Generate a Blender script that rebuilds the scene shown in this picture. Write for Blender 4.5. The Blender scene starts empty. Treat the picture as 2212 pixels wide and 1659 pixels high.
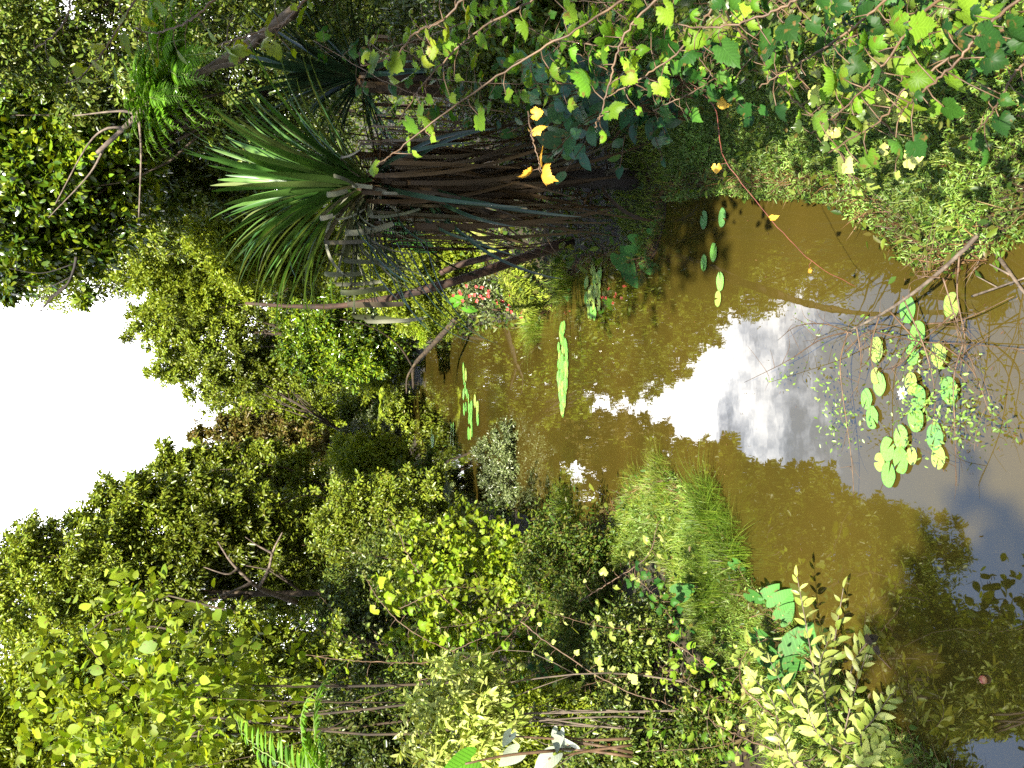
import bpy, math, random
import numpy as np
from mathutils import Vector, Matrix

# ---------------------------------------------------------------- camera, sky, sun, exposure
SC = bpy.context.scene
COL = SC.collection
FPX, PITCH, HCAM = 2150.0, math.radians(10.0), 2.5
CP, SP = math.cos(PITCH), math.sin(PITCH)
cam_d = bpy.data.cameras.new("camera")
cam_d.sensor_fit = 'HORIZONTAL'
cam_d.sensor_width = 36.0
cam_d.lens = 36.0 * FPX / 2212.0
cam_d.clip_start, cam_d.clip_end = 0.05, 2000.0
cam = bpy.data.objects.new("camera", cam_d)
COL.objects.link(cam)
fwd, upv, rgt = Vector((0, CP, -SP)), Vector((0, SP, CP)), Vector((1, 0, 0))
# the camera is held on its side: world up lies to the left of the frame
cam.matrix_world = Matrix(((-upv.x, rgt.x, -fwd.x, 0), (-upv.y, rgt.y, -fwd.y, 0), (-upv.z, rgt.z, -fwd.z, HCAM), (0, 0, 0, 1)))
SC.camera = cam

SUN_EL, SUN_AZ = math.radians(42), math.radians(5)      # sun behind the camera, slightly to its left
SUN = np.array([-math.sin(SUN_AZ) * math.cos(SUN_EL), -math.cos(SUN_AZ) * math.cos(SUN_EL), math.sin(SUN_EL)])
sl = bpy.data.lights.new("sun", 'SUN')
sl.energy, sl.angle, sl.color = 5.0, math.radians(0.5), (1.0, 0.93, 0.82)
so = bpy.data.objects.new("sun", sl)
so.rotation_euler = Vector(SUN).to_track_quat('Z', 'Y').to_euler()
so.location = (-10, -20, 30)
COL.objects.link(so)

W = bpy.data.worlds.new("World")
SC.world = W
W.use_nodes = True
nt = W.node_tree
nt.nodes.clear()
def nn(t, ty, **kw):
    n = t.nodes.new(ty)
    for k, v in kw.items():
        setattr(n, k, v)
    return n
wo = nn(nt, 'ShaderNodeOutputWorld')
bg = nn(nt, 'ShaderNodeBackground')
bg.inputs[1].default_value = 0.056
sky = nn(nt, 'ShaderNodeTexSky', sky_type='NISHITA', sun_disc=False)
sky.sun_elevation, sky.sun_rotation = SUN_EL, math.atan2(SUN[0], SUN[1])
tc = nn(nt, 'ShaderNodeTexCoord')
mp = nn(nt, 'ShaderNodeMapping')
mp.inputs['Scale'].default_value = (1.0, 1.0, 2.2)
mp.inputs['Location'].default_value = (0.35, 0.1, 0.0)
no = nn(nt, 'ShaderNodeTexNoise')
no.inputs['Scale'].default_value, no.inputs['Detail'].default_value, no.inputs['Roughness'].default_value = 3.2, 8.0, 0.66
sep = nn(nt, 'ShaderNodeSeparateXYZ')
# low cloud bank near the skyline, broken cloud above
low = nn(nt, 'ShaderNodeMapRange')
low.inputs[1].default_value, low.inputs[2].default_value, low.inputs[3].default_value, low.inputs[4].default_value = 0.27, 0.52, 0.42, -0.16
add = nn(nt, 'ShaderNodeMath', operation='ADD')
rp = nn(nt, 'ShaderNodeValToRGB')
rp.color_ramp.elements[0].color = (.34, .34, .34, 1)
rp.color_ramp.elements[0].position, rp.color_ramp.elements[1].position = 0.47, 0.56
front = nn(nt, 'ShaderNodeMapRange')
front.inputs[1].default_value, front.inputs[2].default_value, front.inputs[3].default_value, front.inputs[4].default_value = -.1, .55, 0.12, 1.0
fm = nn(nt, 'ShaderNodeMath', operation='MULTIPLY')
mx = nn(nt, 'ShaderNodeMix', data_type='RGBA')
tint = nn(nt, 'ShaderNodeValToRGB')            # thin bluish veil to thick white cloud
tint.color_ramp.elements[0].color, tint.color_ramp.elements[1].color = (.30, .40, .62, 1), (1, 1, 1, 1)
tint.color_ramp.elements[0].position, tint.color_ramp.elements[1].position = .47, .60
br = nn(nt, 'ShaderNodeVectorMath', operation='SCALE')
br.inputs['Scale'].default_value = 26.0
for a, b in ((tc.outputs['Generated'], mp.inputs['Vector']), (mp.outputs[0], no.inputs['Vector']), (tc.outputs['Generated'], sep.inputs[0]),
             (sep.outputs['Z'], low.inputs[0]), (low.outputs[0], add.inputs[0]), (no.outputs[0], add.inputs[1]), (add.outputs[0], rp.inputs[0]),
             (sep.outputs['Y'], front.inputs[0]), (rp.outputs[0], fm.inputs[0]), (front.outputs[0], fm.inputs[1]), (fm.outputs[0], mx.inputs['Factor']), (add.outputs[0], tint.inputs[0]), (tint.outputs[0], br.inputs[0]), (br.outputs[0], mx.inputs['B']), (sky.outputs[0], mx.inputs['A']), (mx.outputs['Result'], bg.inputs[0]), (bg.outputs[0], wo.inputs[0])):
    nt.links.new(a, b)

SC.view_settings.view_transform = 'Standard'
SC.view_settings.look = 'None'
SC.view_settings.exposure = 2.15
SC.view_settings.gamma = 1.0
SC.cycles.max_bounces = 6
SC.cycles.diffuse_bounces = 3
SC.cycles.glossy_bounces = 3
SC.cycles.transmission_bounces = 4
SC.cycles.transparent_max_bounces = 4
SC.cycles.sample_clamp_indirect = 6.0
SC.cycles.use_denoising = False
SC.cycles.caustics_reflective = False
SC.cycles.caustics_refractive = False

# ---------------------------------------------------------------- picture <-> place
def ray(px, py):
    u, v = 829.5 - py, 1106.0 - px
    return np.array([u, FPX * CP + v * SP, -FPX * SP + v * CP])
def at(px, py, Y):                      # the point seen at (px, py) that lies Y metres ahead
    d = ray(px, py)
    return np.array([0, 0, HCAM]) + d * (Y / d[1])
def on(px, py, z=0.0):                  # the point seen at (px, py) on the level z
    d = ray(px, py)
    return np.array([0, 0, HCAM]) + d * ((z - HCAM) / d[2])

# ---------------------------------------------------------------- mesh building
class MB:
    def __init__(s):
        s.v, s.l, s.t, s.uv, s.n = [], [], [], [], 0
    def add(s, v, faces, uv=None):
        v = np.asarray(v, float).reshape(-1, 3)
        l = np.concatenate([np.asarray(f, int) for f in faces])
        s.v.append(v); s.l.append(l + s.n); s.t.append(np.array([len(f) for f in faces], int))
        s.uv.append(np.zeros((len(l), 2)) if uv is None else np.asarray(uv, float)[l])
        s.n += len(v)
    def leaves(s, T, pos, d, nrm, size, wid=1.0):
        pos = np.asarray(pos, float); N = len(pos)
        if N == 0: return
        d = d / (np.linalg.norm(d, axis=1, keepdims=True) + 1e-9)
        x = np.cross(d, nrm); x /= (np.linalg.norm(x, axis=1, keepdims=True) + 1e-9)
        z = np.cross(x, d)
        tv, tl, tt, tuv = T
        size = np.broadcast_to(np.asarray(size, float), (N,)); wid = np.broadcast_to(np.asarray(wid, float), (N,))
        sz = size[:, None, None]
        V = pos[:, None, :] + sz * (tv[None, :, 0:1] * wid[:, None, None] * x[:, None, :] + tv[None, :, 1:2] * d[:, None, :] + tv[None, :, 2:3] * z[:, None, :])
        L = tl[None, :] + (np.arange(N) * len(tv))[:, None] + s.n
        s.v.append(V.reshape(-1, 3)); s.l.append(L.reshape(-1)); s.t.append(np.tile(tt, N)); s.uv.append(np.tile(tuv[tl], (N, 1)))
        s.n += N * len(tv)
    def tube(s, pts, rad, n=6):
        pts = np.asarray(pts, float); K = len(pts)
        rad = np.broadcast_to(np.asarray(rad, float), (K,))
        tan = np.gradient(pts, axis=0); tan /= (np.linalg.norm(tan, axis=1, keepdims=True) + 1e-9)
        ref = np.array([0.3, 0.2, 1.0]) if abs(tan[0][2]) < .9 else np.array([1.0, 0.2, 0.0])
        V = []
        a = np.cross(tan[0], ref); a /= np.linalg.norm(a)
        for i in range(K):
            a = a - tan[i] * np.dot(a, tan[i]); a /= (np.linalg.norm(a) + 1e-9)
            b = np.cross(tan[i], a)
            th = np.arange(n) * 2 * math.pi / n
            V.append(pts[i] + rad[i] * (np.cos(th)[:, None] * a + np.sin(th)[:, None] * b))
        F = []
        for i in range(K - 1):
            for j in range(n):
                F.append((i * n + j, i * n + (j + 1) % n, (i + 1) * n + (j + 1) % n, (i + 1) * n + j))
        F.append(tuple(range(n - 1, -1, -1))); F.append(tuple(range((K - 1) * n, K * n)))
        uv = np.stack([np.tile(np.arange(n) / n, K), np.repeat(np.linspace(0, 1, K), n)], 1)
        s.add(np.concatenate(V), F, uv)
    def strap(s, pts, wid, side, fold=0.25, thick=0.0):
        pts = np.asarray(pts, float); K = len(pts)
        wid = np.broadcast_to(np.asarray(wid, float), (K,))
        tan = np.gradient(pts, axis=0); tan /= (np.linalg.norm(tan, axis=1, keepdims=True) + 1e-9)
        side = np.broadcast_to(np.asarray(side, float), (K, 3))
        sd = side - tan * np.sum(side * tan, axis=1, keepdims=True); sd /= (np.linalg.norm(sd, axis=1, keepdims=True) + 1e-9)
        nr = np.cross(sd, tan)
        V = np.stack([pts - sd * wid[:, None] / 2 + nr * (wid * fold)[:, None], pts, pts + sd * wid[:, None] / 2 + nr * (wid * fold)[:, None]], 1).reshape(-1, 3)
        F = []
        for i in range(K - 1):
            for j in (0, 1):
                F.append((i * 3 + j, i * 3 + j + 1, i * 3 + 4 + j, i * 3 + 3 + j))
        uv = np.stack([np.tile([0, .5, 1.0], K), np.repeat(np.linspace(0, 1, K), 3)], 1)
        s.add(V, F, uv)
    def mesh(s, name, mat, origin=(0, 0, 0), smooth=True):
        me = bpy.data.meshes.new(name)
        V = (np.concatenate(s.v) - np.asarray(origin, float)).astype(np.float32); L = np.concatenate(s.l).astype(np.int32); T = np.concatenate(s.t).astype(np.int32)
        me.vertices.add(len(V)); me.vertices.foreach_set('co', V.ravel())
        me.loops.add(len(L)); me.loops.foreach_set('vertex_index', L)
        me.polygons.add(len(T)); me.polygons.foreach_set('loop_start', np.concatenate([[0], np.cumsum(T)[:-1]]).astype(np.int32))
        if smooth: me.polygons.foreach_set('use_smooth', np.ones(len(T), bool))
        uv = me.uv_layers.new(name='UVMap')
        uv.data.foreach_set('uv', np.concatenate(s.uv).astype(np.float32).ravel())
        me.update(calc_edges=True); me.validate()
        me.materials.append(mat)
        return me
    def build(s, name, mat, parent=None, origin=None, smooth=True):
        if origin is None: origin = tuple(parent.location) if parent else (0, 0, 0)
        o = bpy.data.objects.new(name, s.mesh(name, mat, origin, smooth))
        COL.objects.link(o)
        if parent: o.parent = parent
        else: o.location = origin
        return o

def tag(o, label, cat, group=None):
    o['label'] = label; o['category'] = cat
    if group: o['group'] = group
    return o
def thing(name, label, cat, loc, group=None):
    o = bpy.data.objects.new(name, None); COL.objects.link(o)
    o.empty_display_size = .1
    o.location = [float(c) for c in loc]
    return tag(o, label, cat, group)

def spline(ctrl, n):
    c = np.asarray(ctrl, float)
    if len(c) == 2: return c[0] + (c[1] - c[0]) * np.linspace(0, 1, n)[:, None]
    e = np.vstack([2 * c[0] - c[1], c, 2 * c[-1] - c[-2]])
    out = []
    t = np.linspace(0, len(c) - 1 - 1e-6, n)
    for x in t:
        i = int(x); f = x - i
        p0, p1, p2, p3 = e[i], e[i + 1], e[i + 2], e[i + 3]
        out.append(.5 * ((2 * p1) + (-p0 + p2) * f + (2 * p0 - 5 * p1 + 4 * p2 - p3) * f * f + (-p0 + 3 * p1 - 3 * p2 + p3) * f ** 3))
    return np.array(out)

def templ(v, faces):
    v = np.array(v, float)
    w = max(abs(v[:, 0]).max(), 1e-6)
    uv = np.stack([v[:, 0] / (2 * w) + .5, v[:, 1]], 1)
    return (v, np.concatenate([np.array(f, int) for f in faces]), np.array([len(f) for f in faces], int), uv)
def t_hex(w, fold=.1, droop=.12):
    return templ([(0, 0, 0), (-w * .85, .3, fold * w * 2), (-w * .75, .65, fold * w * 2 - droop * .4), (0, 1, -droop), (w * .75, .65, fold * w * 2 - droop * .4), (w * .85, .3, fold * w * 2)],
                 [(0, 5, 4, 3), (0, 3, 2, 1)])
def t_oval(w, fold=.15, droop=.2, n=5):
    v, f = [(0, 0, 0)], []
    for i in range(1, n):
        t = i / n; h = w * math.sin(math.pi * t ** .85) ** .8; z = -droop * t * t
        v += [(-h, t, z + fold * h), (0, t, z), (h, t, z + fold * h)]
    v.append((0, 1, -droop)); e = len(v) - 1
    f += [(0, 2, 1), (0, 3, 2)]
    for i in range(n - 2):
        b = 1 + i * 3
        f += [(b, b + 1, b + 4, b + 3), (b + 1, b + 2, b + 5, b + 4)]
    b = e - 3
    f += [(b, b + 1, e), (b + 1, b + 2, e)]
    return templ(v, f)
def t_lobed(cup=.25, seed=0):
    R = random.Random(seed)
    half = [(.05, .02), (.10, -.10), (.22, -.17), (.29, -.11), (.36, -.12), (.38, -.02), (.45, .03), (.40, .10), (.52, .15), (.50, .24), (.57, .30), (.47, .37), (.45, .45), (.34, .45), (.36, .55), (.30, .58), (.29, .68), (.20, .68), (.17, .80), (.08, .82)]
    pts = [(0, .06)] + half + [(0, .98)] + [(-x, y) for x, y in reversed(half)]
    pts = [(x + R.uniform(-.025, .025), y + R.uniform(-.025, .025)) for x, y in pts]
    v = [(0, .3, .04)]
    n = len(pts)
    for x, y in pts: v.append((x * .55, .3 + (y - .3) * .55, -.02))
    for x, y in pts:
        r2 = x * x + (y - .3) ** 2
        v.append((x, y, -cup * r2 + R.uniform(-.02, .02)))
    f = [(0, 1 + i, 1 + (i + 1) % n) for i in range(n)] + [(1 + i, 1 + n + i, 1 + n + (i + 1) % n, 1 + (i + 1) % n) for i in range(n)]
    return templ(v, f)
def t_heart(cup=.12):
    half = [(.06, -.02), (.14, -.20), (.24, -.26), (.34, -.20), (.42, -.04), (.45, .15), (.42, .34), (.34, .53), (.23, .72), (.11, .89)]
    pts = [(0, .0)] + half + [(0, 1.0)] + [(-x, y) for x, y in reversed(half)]
    n = len(pts); v = [(0, .18, -.03)]
    for k in (.5, 1.0):
        for x, y in pts: v.append((x * k, .18 + (y - .18) * k, -.03 + cup * (abs(x) * k) - (.16 * max(0, (y - .18) * k) ** 2)))
    f = [(0, 1 + i, 1 + (i + 1) % n) for i in range(n)] + [(1 + i, 1 + n + i, 1 + n + (i + 1) % n, 1 + (i + 1) % n) for i in range(n)]
    return templ(v, f)
HEX, HEXN, HEXW = t_hex(.24), t_hex(.14), t_hex(.36)
OVAL, OVALW, LANCE = t_oval(.23), t_oval(.33, .1, .15), t_oval(.15, .2, .25)
LOBED, LOBED2, LOBED3, LOBED4, LOBED5 = t_lobed(.3, 1), t_lobed(-.15, 4), t_lobed(.9, 7), t_lobed(-.7, 9), t_lobed(.6, 12)
HEART = t_heart()

# ---------------------------------------------------------------- materials
def mat_new(name):
    m = bpy.data.materials.new(name); m.use_nodes = True
    t = m.node_tree; t.nodes.clear()
    return m, t, nn(t, 'ShaderNodeOutputMaterial')
def ramp(t, stops):
    r = nn(t, 'ShaderNodeValToRGB'); e = r.color_ramp.elements
    while len(e) < len(stops): e.new(.5)
    for x, (p, c) in zip(e, stops): x.position = p; x.color = (*c, 1)
    return r
def leaf_mat(name, cols, trans=.35, rough=.4, spec=.5, patch=.6, vein=0.0, warm=(1.25, 1.1, .5), patch_amt=.5, spots=0.0):
    m, t, out = mat_new(name)
    L = t.links.new
    g = nn(t, 'ShaderNodeNewGeometry')
    r = ramp(t, [(i / max(1, len(cols) - 1), c) for i, c in enumerate(cols)])
    L(g.outputs['Random Per Island'], r.inputs[0])
    n = nn(t, 'ShaderNodeTexNoise'); n.inputs['Scale'].default_value = patch; n.inputs['Detail'].default_value = 2
    tcn = nn(t, 'ShaderNodeTexCoord'); L(tcn.outputs['Object'], n.inputs['Vector'])
    mr = nn(t, 'ShaderNodeMapRange'); L(n.outputs[0], mr.inputs[0])
    for i, x in enumerate((.35, .65, 1 - patch_amt, 1 + patch_amt * .6)): mr.inputs[i + 1].default_value = x
    mul = nn(t, 'ShaderNodeVectorMath', operation='SCALE'); L(r.outputs[0], mul.inputs[0]); L(mr.outputs[0], mul.inputs['Scale'])
    c = mul.outputs[0]
    if vein:
        uv = nn(t, 'ShaderNodeSeparateXYZ'); L(tcn.outputs['UV'], uv.inputs[0])
        s = nn(t, 'ShaderNodeMath', operation='SUBTRACT'); L(uv.outputs[0], s.inputs[0]); s.inputs[1].default_value = .5
        ab = nn(t, 'ShaderNodeMath', operation='ABSOLUTE'); L(s.outputs[0], ab.inputs[0])
        # side veins slant forward from the midrib
        k = nn(t, 'ShaderNodeMath', operation='MULTIPLY_ADD'); L(ab.outputs[0], k.inputs[0]); k.inputs[1].default_value = -.7; L(uv.outputs[1], k.inputs[2])
        fr = nn(t, 'ShaderNodeMath', operation='PINGPONG'); L(k.outputs[0], fr.inputs[0]); fr.inputs[1].default_value = .065
        mn = nn(t, 'ShaderNodeMath', operation='MULTIPLY'); L(fr.outputs[0], mn.inputs[0]); mn.inputs[1].default_value = .9
        mi = nn(t, 'ShaderNodeMath', operation='MINIMUM'); L(mn.outputs[0], mi.inputs[0]); L(ab.outputs[0], mi.inputs[1])
        vr = nn(t, 'ShaderNodeMapRange'); L(mi.outputs[0], vr.inputs[0])
        for i, x in enumerate((.004, .022, 1 + vein, 1.0)): vr.inputs[i + 1].default_value = x
        m2 = nn(t, 'ShaderNodeVectorMath', operation='SCALE'); L(c, m2.inputs[0]); L(vr.outputs[0], m2.inputs['Scale']); c = m2.outputs[0]
    if spots:                               # brown bites and withered margins
        sn = nn(t, 'ShaderNodeTexNoise'); sn.inputs['Scale'].default_value = 38; sn.inputs['Detail'].default_value = 5; L(tcn.outputs['Object'], sn.inputs['Vector'])
        sr = nn(t, 'ShaderNodeMapRange'); L(sn.outputs[0], sr.inputs[0])
        for i, x in enumerate((.60, .68, 0, spots)): sr.inputs[i + 1].default_value = x
        sx = nn(t, 'ShaderNodeMix', data_type='RGBA'); L(sr.outputs[0], sx.inputs['Factor']); L(c, sx.inputs['A']); sx.inputs['B'].default_value = (.13, .075, .02, 1); c = sx.outputs['Result']
    p = nn(t, 'ShaderNodeBsdfPrincipled'); L(c, p.inputs['Base Color'])
    p.inputs['Roughness'].default_value = rough; p.inputs['Specular IOR Level'].default_value = spec
    tr = nn(t, 'ShaderNodeBsdfTranslucent')
    wm = nn(t, 'ShaderNodeVectorMath', operation='MULTIPLY'); L(c, wm.inputs[0]); wm.inputs[1].default_value = warm; L(wm.outputs[0], tr.inputs[0])
    mix = nn(t, 'ShaderNodeMixShader'); mix.inputs[0].default_value = trans
    L(p.outputs[0], mix.inputs[1]); L(tr.outputs[0], mix.inputs[2]); L(mix.outputs[0], out.inputs[0])
    return m
def bark_mat(name, c1, c2, scale=8, rough=.8, stretch=(1, 1, .15), c3=None, bump=.4):
    m, t, out = mat_new(name); L = t.links.new
    tcn = nn(t, 'ShaderNodeTexCoord'); mpn = nn(t, 'ShaderNodeMapping'); mpn.inputs['Scale'].default_value = stretch
    n = nn(t, 'ShaderNodeTexNoise'); n.inputs['Scale'].default_value = scale; n.inputs['Detail'].default_value = 6
    L(tcn.outputs['Object'], mpn.inputs[0]); L(mpn.outputs[0], n.inputs['Vector'])
    r = ramp(t, [(.35, c1), (.65, c2)] + ([(.8, c3)] if c3 else [])); L(n.outputs[0], r.inputs[0])
    p = nn(t, 'ShaderNodeBsdfPrincipled'); L(r.outputs[0], p.inputs['Base Color']); p.inputs['Roughness'].default_value = rough
    b = nn(t, 'ShaderNodeBump'); b.inputs['Strength'].default_value = bump; b.inputs['Distance'].default_value = .02; L(n.outputs[0], b.inputs['Height']); L(b.outputs[0], p.inputs['Normal'])
    L(p.outputs[0], out.inputs[0])
    return m

M = {}
M['far'] = leaf_mat('leaf_far', [(.085, .125, .010), (.15, .205, .014), (.23, .275, .022), (.10, .16, .016), (.15, .15, .018)], .3, 0.35, 0.35, .35)
M['bright'] = leaf_mat('leaf_bright', [(.11, .17, .010), (.18, .24, .014), (.26, .30, .025)], .4, 0.4, 0.3, .5)
M['gloss'] = leaf_mat('leaf_glossy', [(.04, .09, .01), (.09, .17, .008), (.18, .22, .008), (.05, .11, .015)], .25, .22, 0.6, .7)
M['dark'] = leaf_mat('leaf_dark', [(.04, .07, .010), (.07, .115, .014), (.13, .17, .02), (.08, .085, .015)], .22, .35, 0.35, .8)
M['silver'] = leaf_mat('leaf_silver', [(.06, .09, .025), (.11, .15, .045), (.18, .21, .08), (.06, .08, .02)], .2, 0.35, 0.5, .8)
M['brown'] = leaf_mat('leaf_russet', [(.10, .06, .015), (.13, .11, .02), (.10, .12, .02), (.16, .12, .03)], .3, .4, 0.3, .8)
M['yellow'] = leaf_mat('leaf_yellow_green', [(.12, .22, .006), (.20, .29, .008), (.29, .36, .02), (.15, .25, .01)], .4, .5, 0.3, 1.5, spots=.8)
M['lime'] = leaf_mat('leaf_lime', [(.10, .18, .008), (.18, .27, .012), (.26, .33, .03), (.12, .17, .012)], .5, .5, .25, 1.5, .2, spots=.8)
M['vine'] = leaf_mat('leaf_vine', [(.08, .20, .012), (.14, .27, .015), (.21, .33, .025), (.10, .21, .02)], .42, .5, 0.2, 2.0, .25, spots=.8)
M['vine_shade'] = leaf_mat('leaf_vine_shaded', [(.012, .05, .008), (.025, .085, .010), (.05, .13, .012)], .35, .5, 0.2, 2.0, .25, spots=.8)  # vine leaves in shade: the shade is put into darker greens
M['pale'] = leaf_mat('leaf_pale', [(.20, .28, .04), (.30, .36, .07), (.40, .44, .13), (.22, .31, .04)], .35, .42, .4, 1.5, .2, spots=.8)
M['ribbed'] = leaf_mat('leaf_ribbed', [(.014, .055, .018), (.025, .08, .022), (.04, .11, .025)], .2, 0.35, 0.35, 1.5, .5, spots=.8)
M['ochre'] = leaf_mat('leaf_ochre', [(.42, .22, .02), (.5, .32, .04), (.35, .15, .03)], .35, .5, .3, 2, .2, (1.1, 1, .6))
M['taro'] = leaf_mat('leaf_taro', [(.025, .10, .018), (.04, .14, .022), (.07, .19, .03)], .3, .6, .25, 2, .35, spots=.8)
M['taro_b'] = leaf_mat('leaf_taro_bright', [(.10, .32, .02), (.14, .38, .03)], .5, .35, .5, 2, -.4)
M['taro_glare'] = leaf_mat('leaf_torn_glare', [(.30, .36, .24), (.36, .40, .30)], .25, .35, .6, 4, .2)  # sun glare on the torn leaves is put into a whitish colour
M['fern'] = leaf_mat('leaf_fern', [(.09, .22, .010), (.13, .29, .014), (.06, .16, .010)], .45, .5, .3, 1.5)
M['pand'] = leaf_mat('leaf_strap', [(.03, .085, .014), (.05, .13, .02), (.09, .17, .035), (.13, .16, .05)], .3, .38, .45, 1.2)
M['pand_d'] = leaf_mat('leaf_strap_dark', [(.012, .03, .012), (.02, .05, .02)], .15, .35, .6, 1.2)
M['dead'] = leaf_mat('leaf_strap_dead', [(.055, .032, .010), (.035, .022, .009), (.08, .048, .018), (.06, .055, .03)], .15, .6, .3, 2, 0, (1.2, .9, .6))
M['folded'] = leaf_mat('leaf_strap_folded', [(.10, .11, .06), (.05, .06, .02), (.24, .24, .17), (.04, .03, .015)], .2, .5, .4, 3, 0, (1.1, 1, .6))
M['grass'] = leaf_mat('grass_blade', [(.09, .17, .012), (.15, .23, .018), (.22, .28, .04), (.16, .20, .03)], .35, .45, 0.3, 1.2)
M['tuft'] = leaf_mat('tuft_blade', [(.09, .20, .012), (.16, .27, .015), (.27, .33, .05), (.22, .20, .05)], .35, .4, .4, 2)
M['deep'] = leaf_mat('deep_blade', [(.06, .13, .010), (.11, .19, .014), (.19, .25, .03)], .35, .45, .3, 2)
M['creep'] = leaf_mat('creeping_leaf', [(.08, .18, .02), (.13, .24, .03), (.22, .31, .07), (.09, .17, .02)], .25, .4, 0.35, 2)
M['under'] = leaf_mat('undergrowth_leaf', [(.03, .065, .008), (.06, .11, .010), (.11, .15, .014), (.08, .055, .015)], .3, .45, 0.25, .9)
M['litter'] = leaf_mat('litter_leaf', [(.07, .035, .013), (.12, .055, .015), (.05, .03, .016), (.2, .12, .035)], .1, .6, .3, 2)
M['moss'] = leaf_mat('moss_leaf', [(.20, .28, .02), (.28, .34, .03), (.14, .20, .02)], .3, .6, .2, 3)
M['red'] = leaf_mat('petal_red', [(.6, .04, .04), (.7, .08, .07), (.5, .03, .03)], .3, .4, .4, 3, 0, (1, .9, .9))
M['white'] = leaf_mat('petal_white', [(.8, .8, .78), (.85, .83, .85)], .3, .4, .4, 3, 0, (1, 1, 1))
M['twigleaf'] = leaf_mat('leaf_small_twig', [(.12, .22, .03), (.18, .30, .05), (.08, .15, .025)], .3, .4, .5, 2)
M['bark'] = bark_mat('bark_brown', (.014, .009, .004), (.05, .032, .013), 14, .8, (1, 1, .3), (.06, .065, .03), .8)
M['bark_pale'] = bark_mat('bark_pale', (.04, .028, .018), (.13, .10, .07), 22, .8, (1, 1, .4), (.2, .17, .12), .7)
M['bark_dark'] = bark_mat('bark_dark', (.006, .005, .004), (.02, .014, .01))
M['bark_red'] = bark_mat('bark_red_brown', (.014, .007, .004), (.055, .026, .013), 22, .8, (1, 1, .35), (.11, .08, .05), .9)
M['moss_bark'] = bark_mat('bark_moss', (.08, .07, .02), (.24, .27, .04), 12, .9, (1, 1, .5), (.30, .32, .05))
M['stem_red'] = bark_mat('stem_red', (.10, .025, .018), (.18, .05, .03), 20, .5, (1, 1, 1), None, .1)
M['stem_green'] = bark_mat('stem_green', (.10, .16, .03), (.18, .22, .06), 20, .5, (1, 1, 1), None, .1)
M['stem_brown'] = bark_mat('stem_brown', (.05, .028, .013), (.11, .065, .03), 20, .6, (1, 1, 1), None, .1)

# lily pads: colour differs from pad to pad, with brown spots
def pad_mat(name, cols):
    m, t, out = mat_new(name); L = t.links.new
    oi = nn(t, 'ShaderNodeObjectInfo'); r = ramp(t, [(i / (len(cols) - 1), c) for i, c in enumerate(cols)]); L(oi.outputs['Random'], r.inputs[0])
    tcn = nn(t, 'ShaderNodeTexCoord'); n = nn(t, 'ShaderNodeTexNoise'); n.inputs['Scale'].default_value = 3.5; n.inputs['Detail'].default_value = 6
    L(tcn.outputs['Object'], n.inputs['Vector'])
    r2 = ramp(t, [(.28, (.6, .45, .25)), (.40, (.9, .95, .8)), (.6, (1, 1, 1)), (.75, (1.25, 1.15, 1.0))]); L(n.outputs[0], r2.inputs[0])
    mm = nn(t, 'ShaderNodeVectorMath', operation='MULTIPLY'); L(r.outputs[0], mm.inputs[0]); L(r2.outputs[0], mm.inputs[1])
    gr = nn(t, 'ShaderNodeTexGradient', gradient_type='RADIAL'); L(tcn.outputs['Object'], gr.inputs[0])
    pp = nn(t, 'ShaderNodeMath', operation='PINGPONG'); L(gr.outputs[1], pp.inputs[0]); pp.inputs[1].default_value = 1 / 30
    vr = nn(t, 'ShaderNodeMapRange'); L(pp.outputs[0], vr.inputs[0])
    for i, x in enumerate((0, .006, 1.25, 1.0)): vr.inputs[i + 1].default_value = x
    le = nn(t, 'ShaderNodeVectorMath', operation='LENGTH'); L(tcn.outputs['Object'], le.inputs[0])
    rm = nn(t, 'ShaderNodeMapRange'); L(le.outputs['Value'], rm.inputs[0])
    for i, x in enumerate((.9, 1.0, 1.0, .62)): rm.inputs[i + 1].default_value = x
    vv = nn(t, 'ShaderNodeMath', operation='MULTIPLY'); L(vr.outputs[0], vv.inputs[0]); L(rm.outputs[0], vv.inputs[1])
    m3 = nn(t, 'ShaderNodeVectorMath', operation='SCALE'); L(mm.outputs[0], m3.inputs[0]); L(vv.outputs[0], m3.inputs['Scale']); mm = m3
    p = nn(t, 'ShaderNodeBsdfPrincipled'); L(mm.outputs[0], p.inputs['Base Color']); p.inputs['Roughness'].default_value = .35
    L(p.outputs[0], out.inputs[0]); return m
M['pad'] = pad_mat('lily_pad_green', [(.10, .27, .045), (.13, .32, .05), (.17, .36, .07)])
M['pad_y'] = pad_mat('lily_pad_yellowing', [(.20, .31, .05), (.27, .34, .07)])
M['pad_shade'] = pad_mat('lily_pad_shaded', [(.09, .22, .06), (.12, .26, .07)])  # pads lying in shade, the shade painted as a darker green

# water: cloudy brown body with a smooth reflecting surface
m, t, out = mat_new('pond_water'); L = t.links.new
tcn = nn(t, 'ShaderNodeTexCoord')
n1 = nn(t, 'ShaderNodeTexNoise'); n1.inputs['Scale'].default_value = .55; n1.inputs['Detail'].default_value = 4
n2 = nn(t, 'ShaderNodeTexNoise'); n2.inputs['Scale'].default_value = 2.6; n2.inputs['Detail'].default_value = 3
n3 = nn(t, 'ShaderNodeTexNoise'); n3.inputs['Scale'].default_value = 140.0; n3.inputs['Detail'].default_value = 1
for n in (n1, n2, n3): L(tcn.outputs['Object'], n.inputs['Vector'])
r = ramp(t, [(.35, (.038, .030, .005)), (.6, (.054, .039, .0065))]); L(n1.outputs[0], r.inputs[0])
speck = ramp(t, [(.77, (0, 0, 0)), (.80, (.10, .09, .06))]); L(n3.outputs[0], speck.inputs[0])
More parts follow.
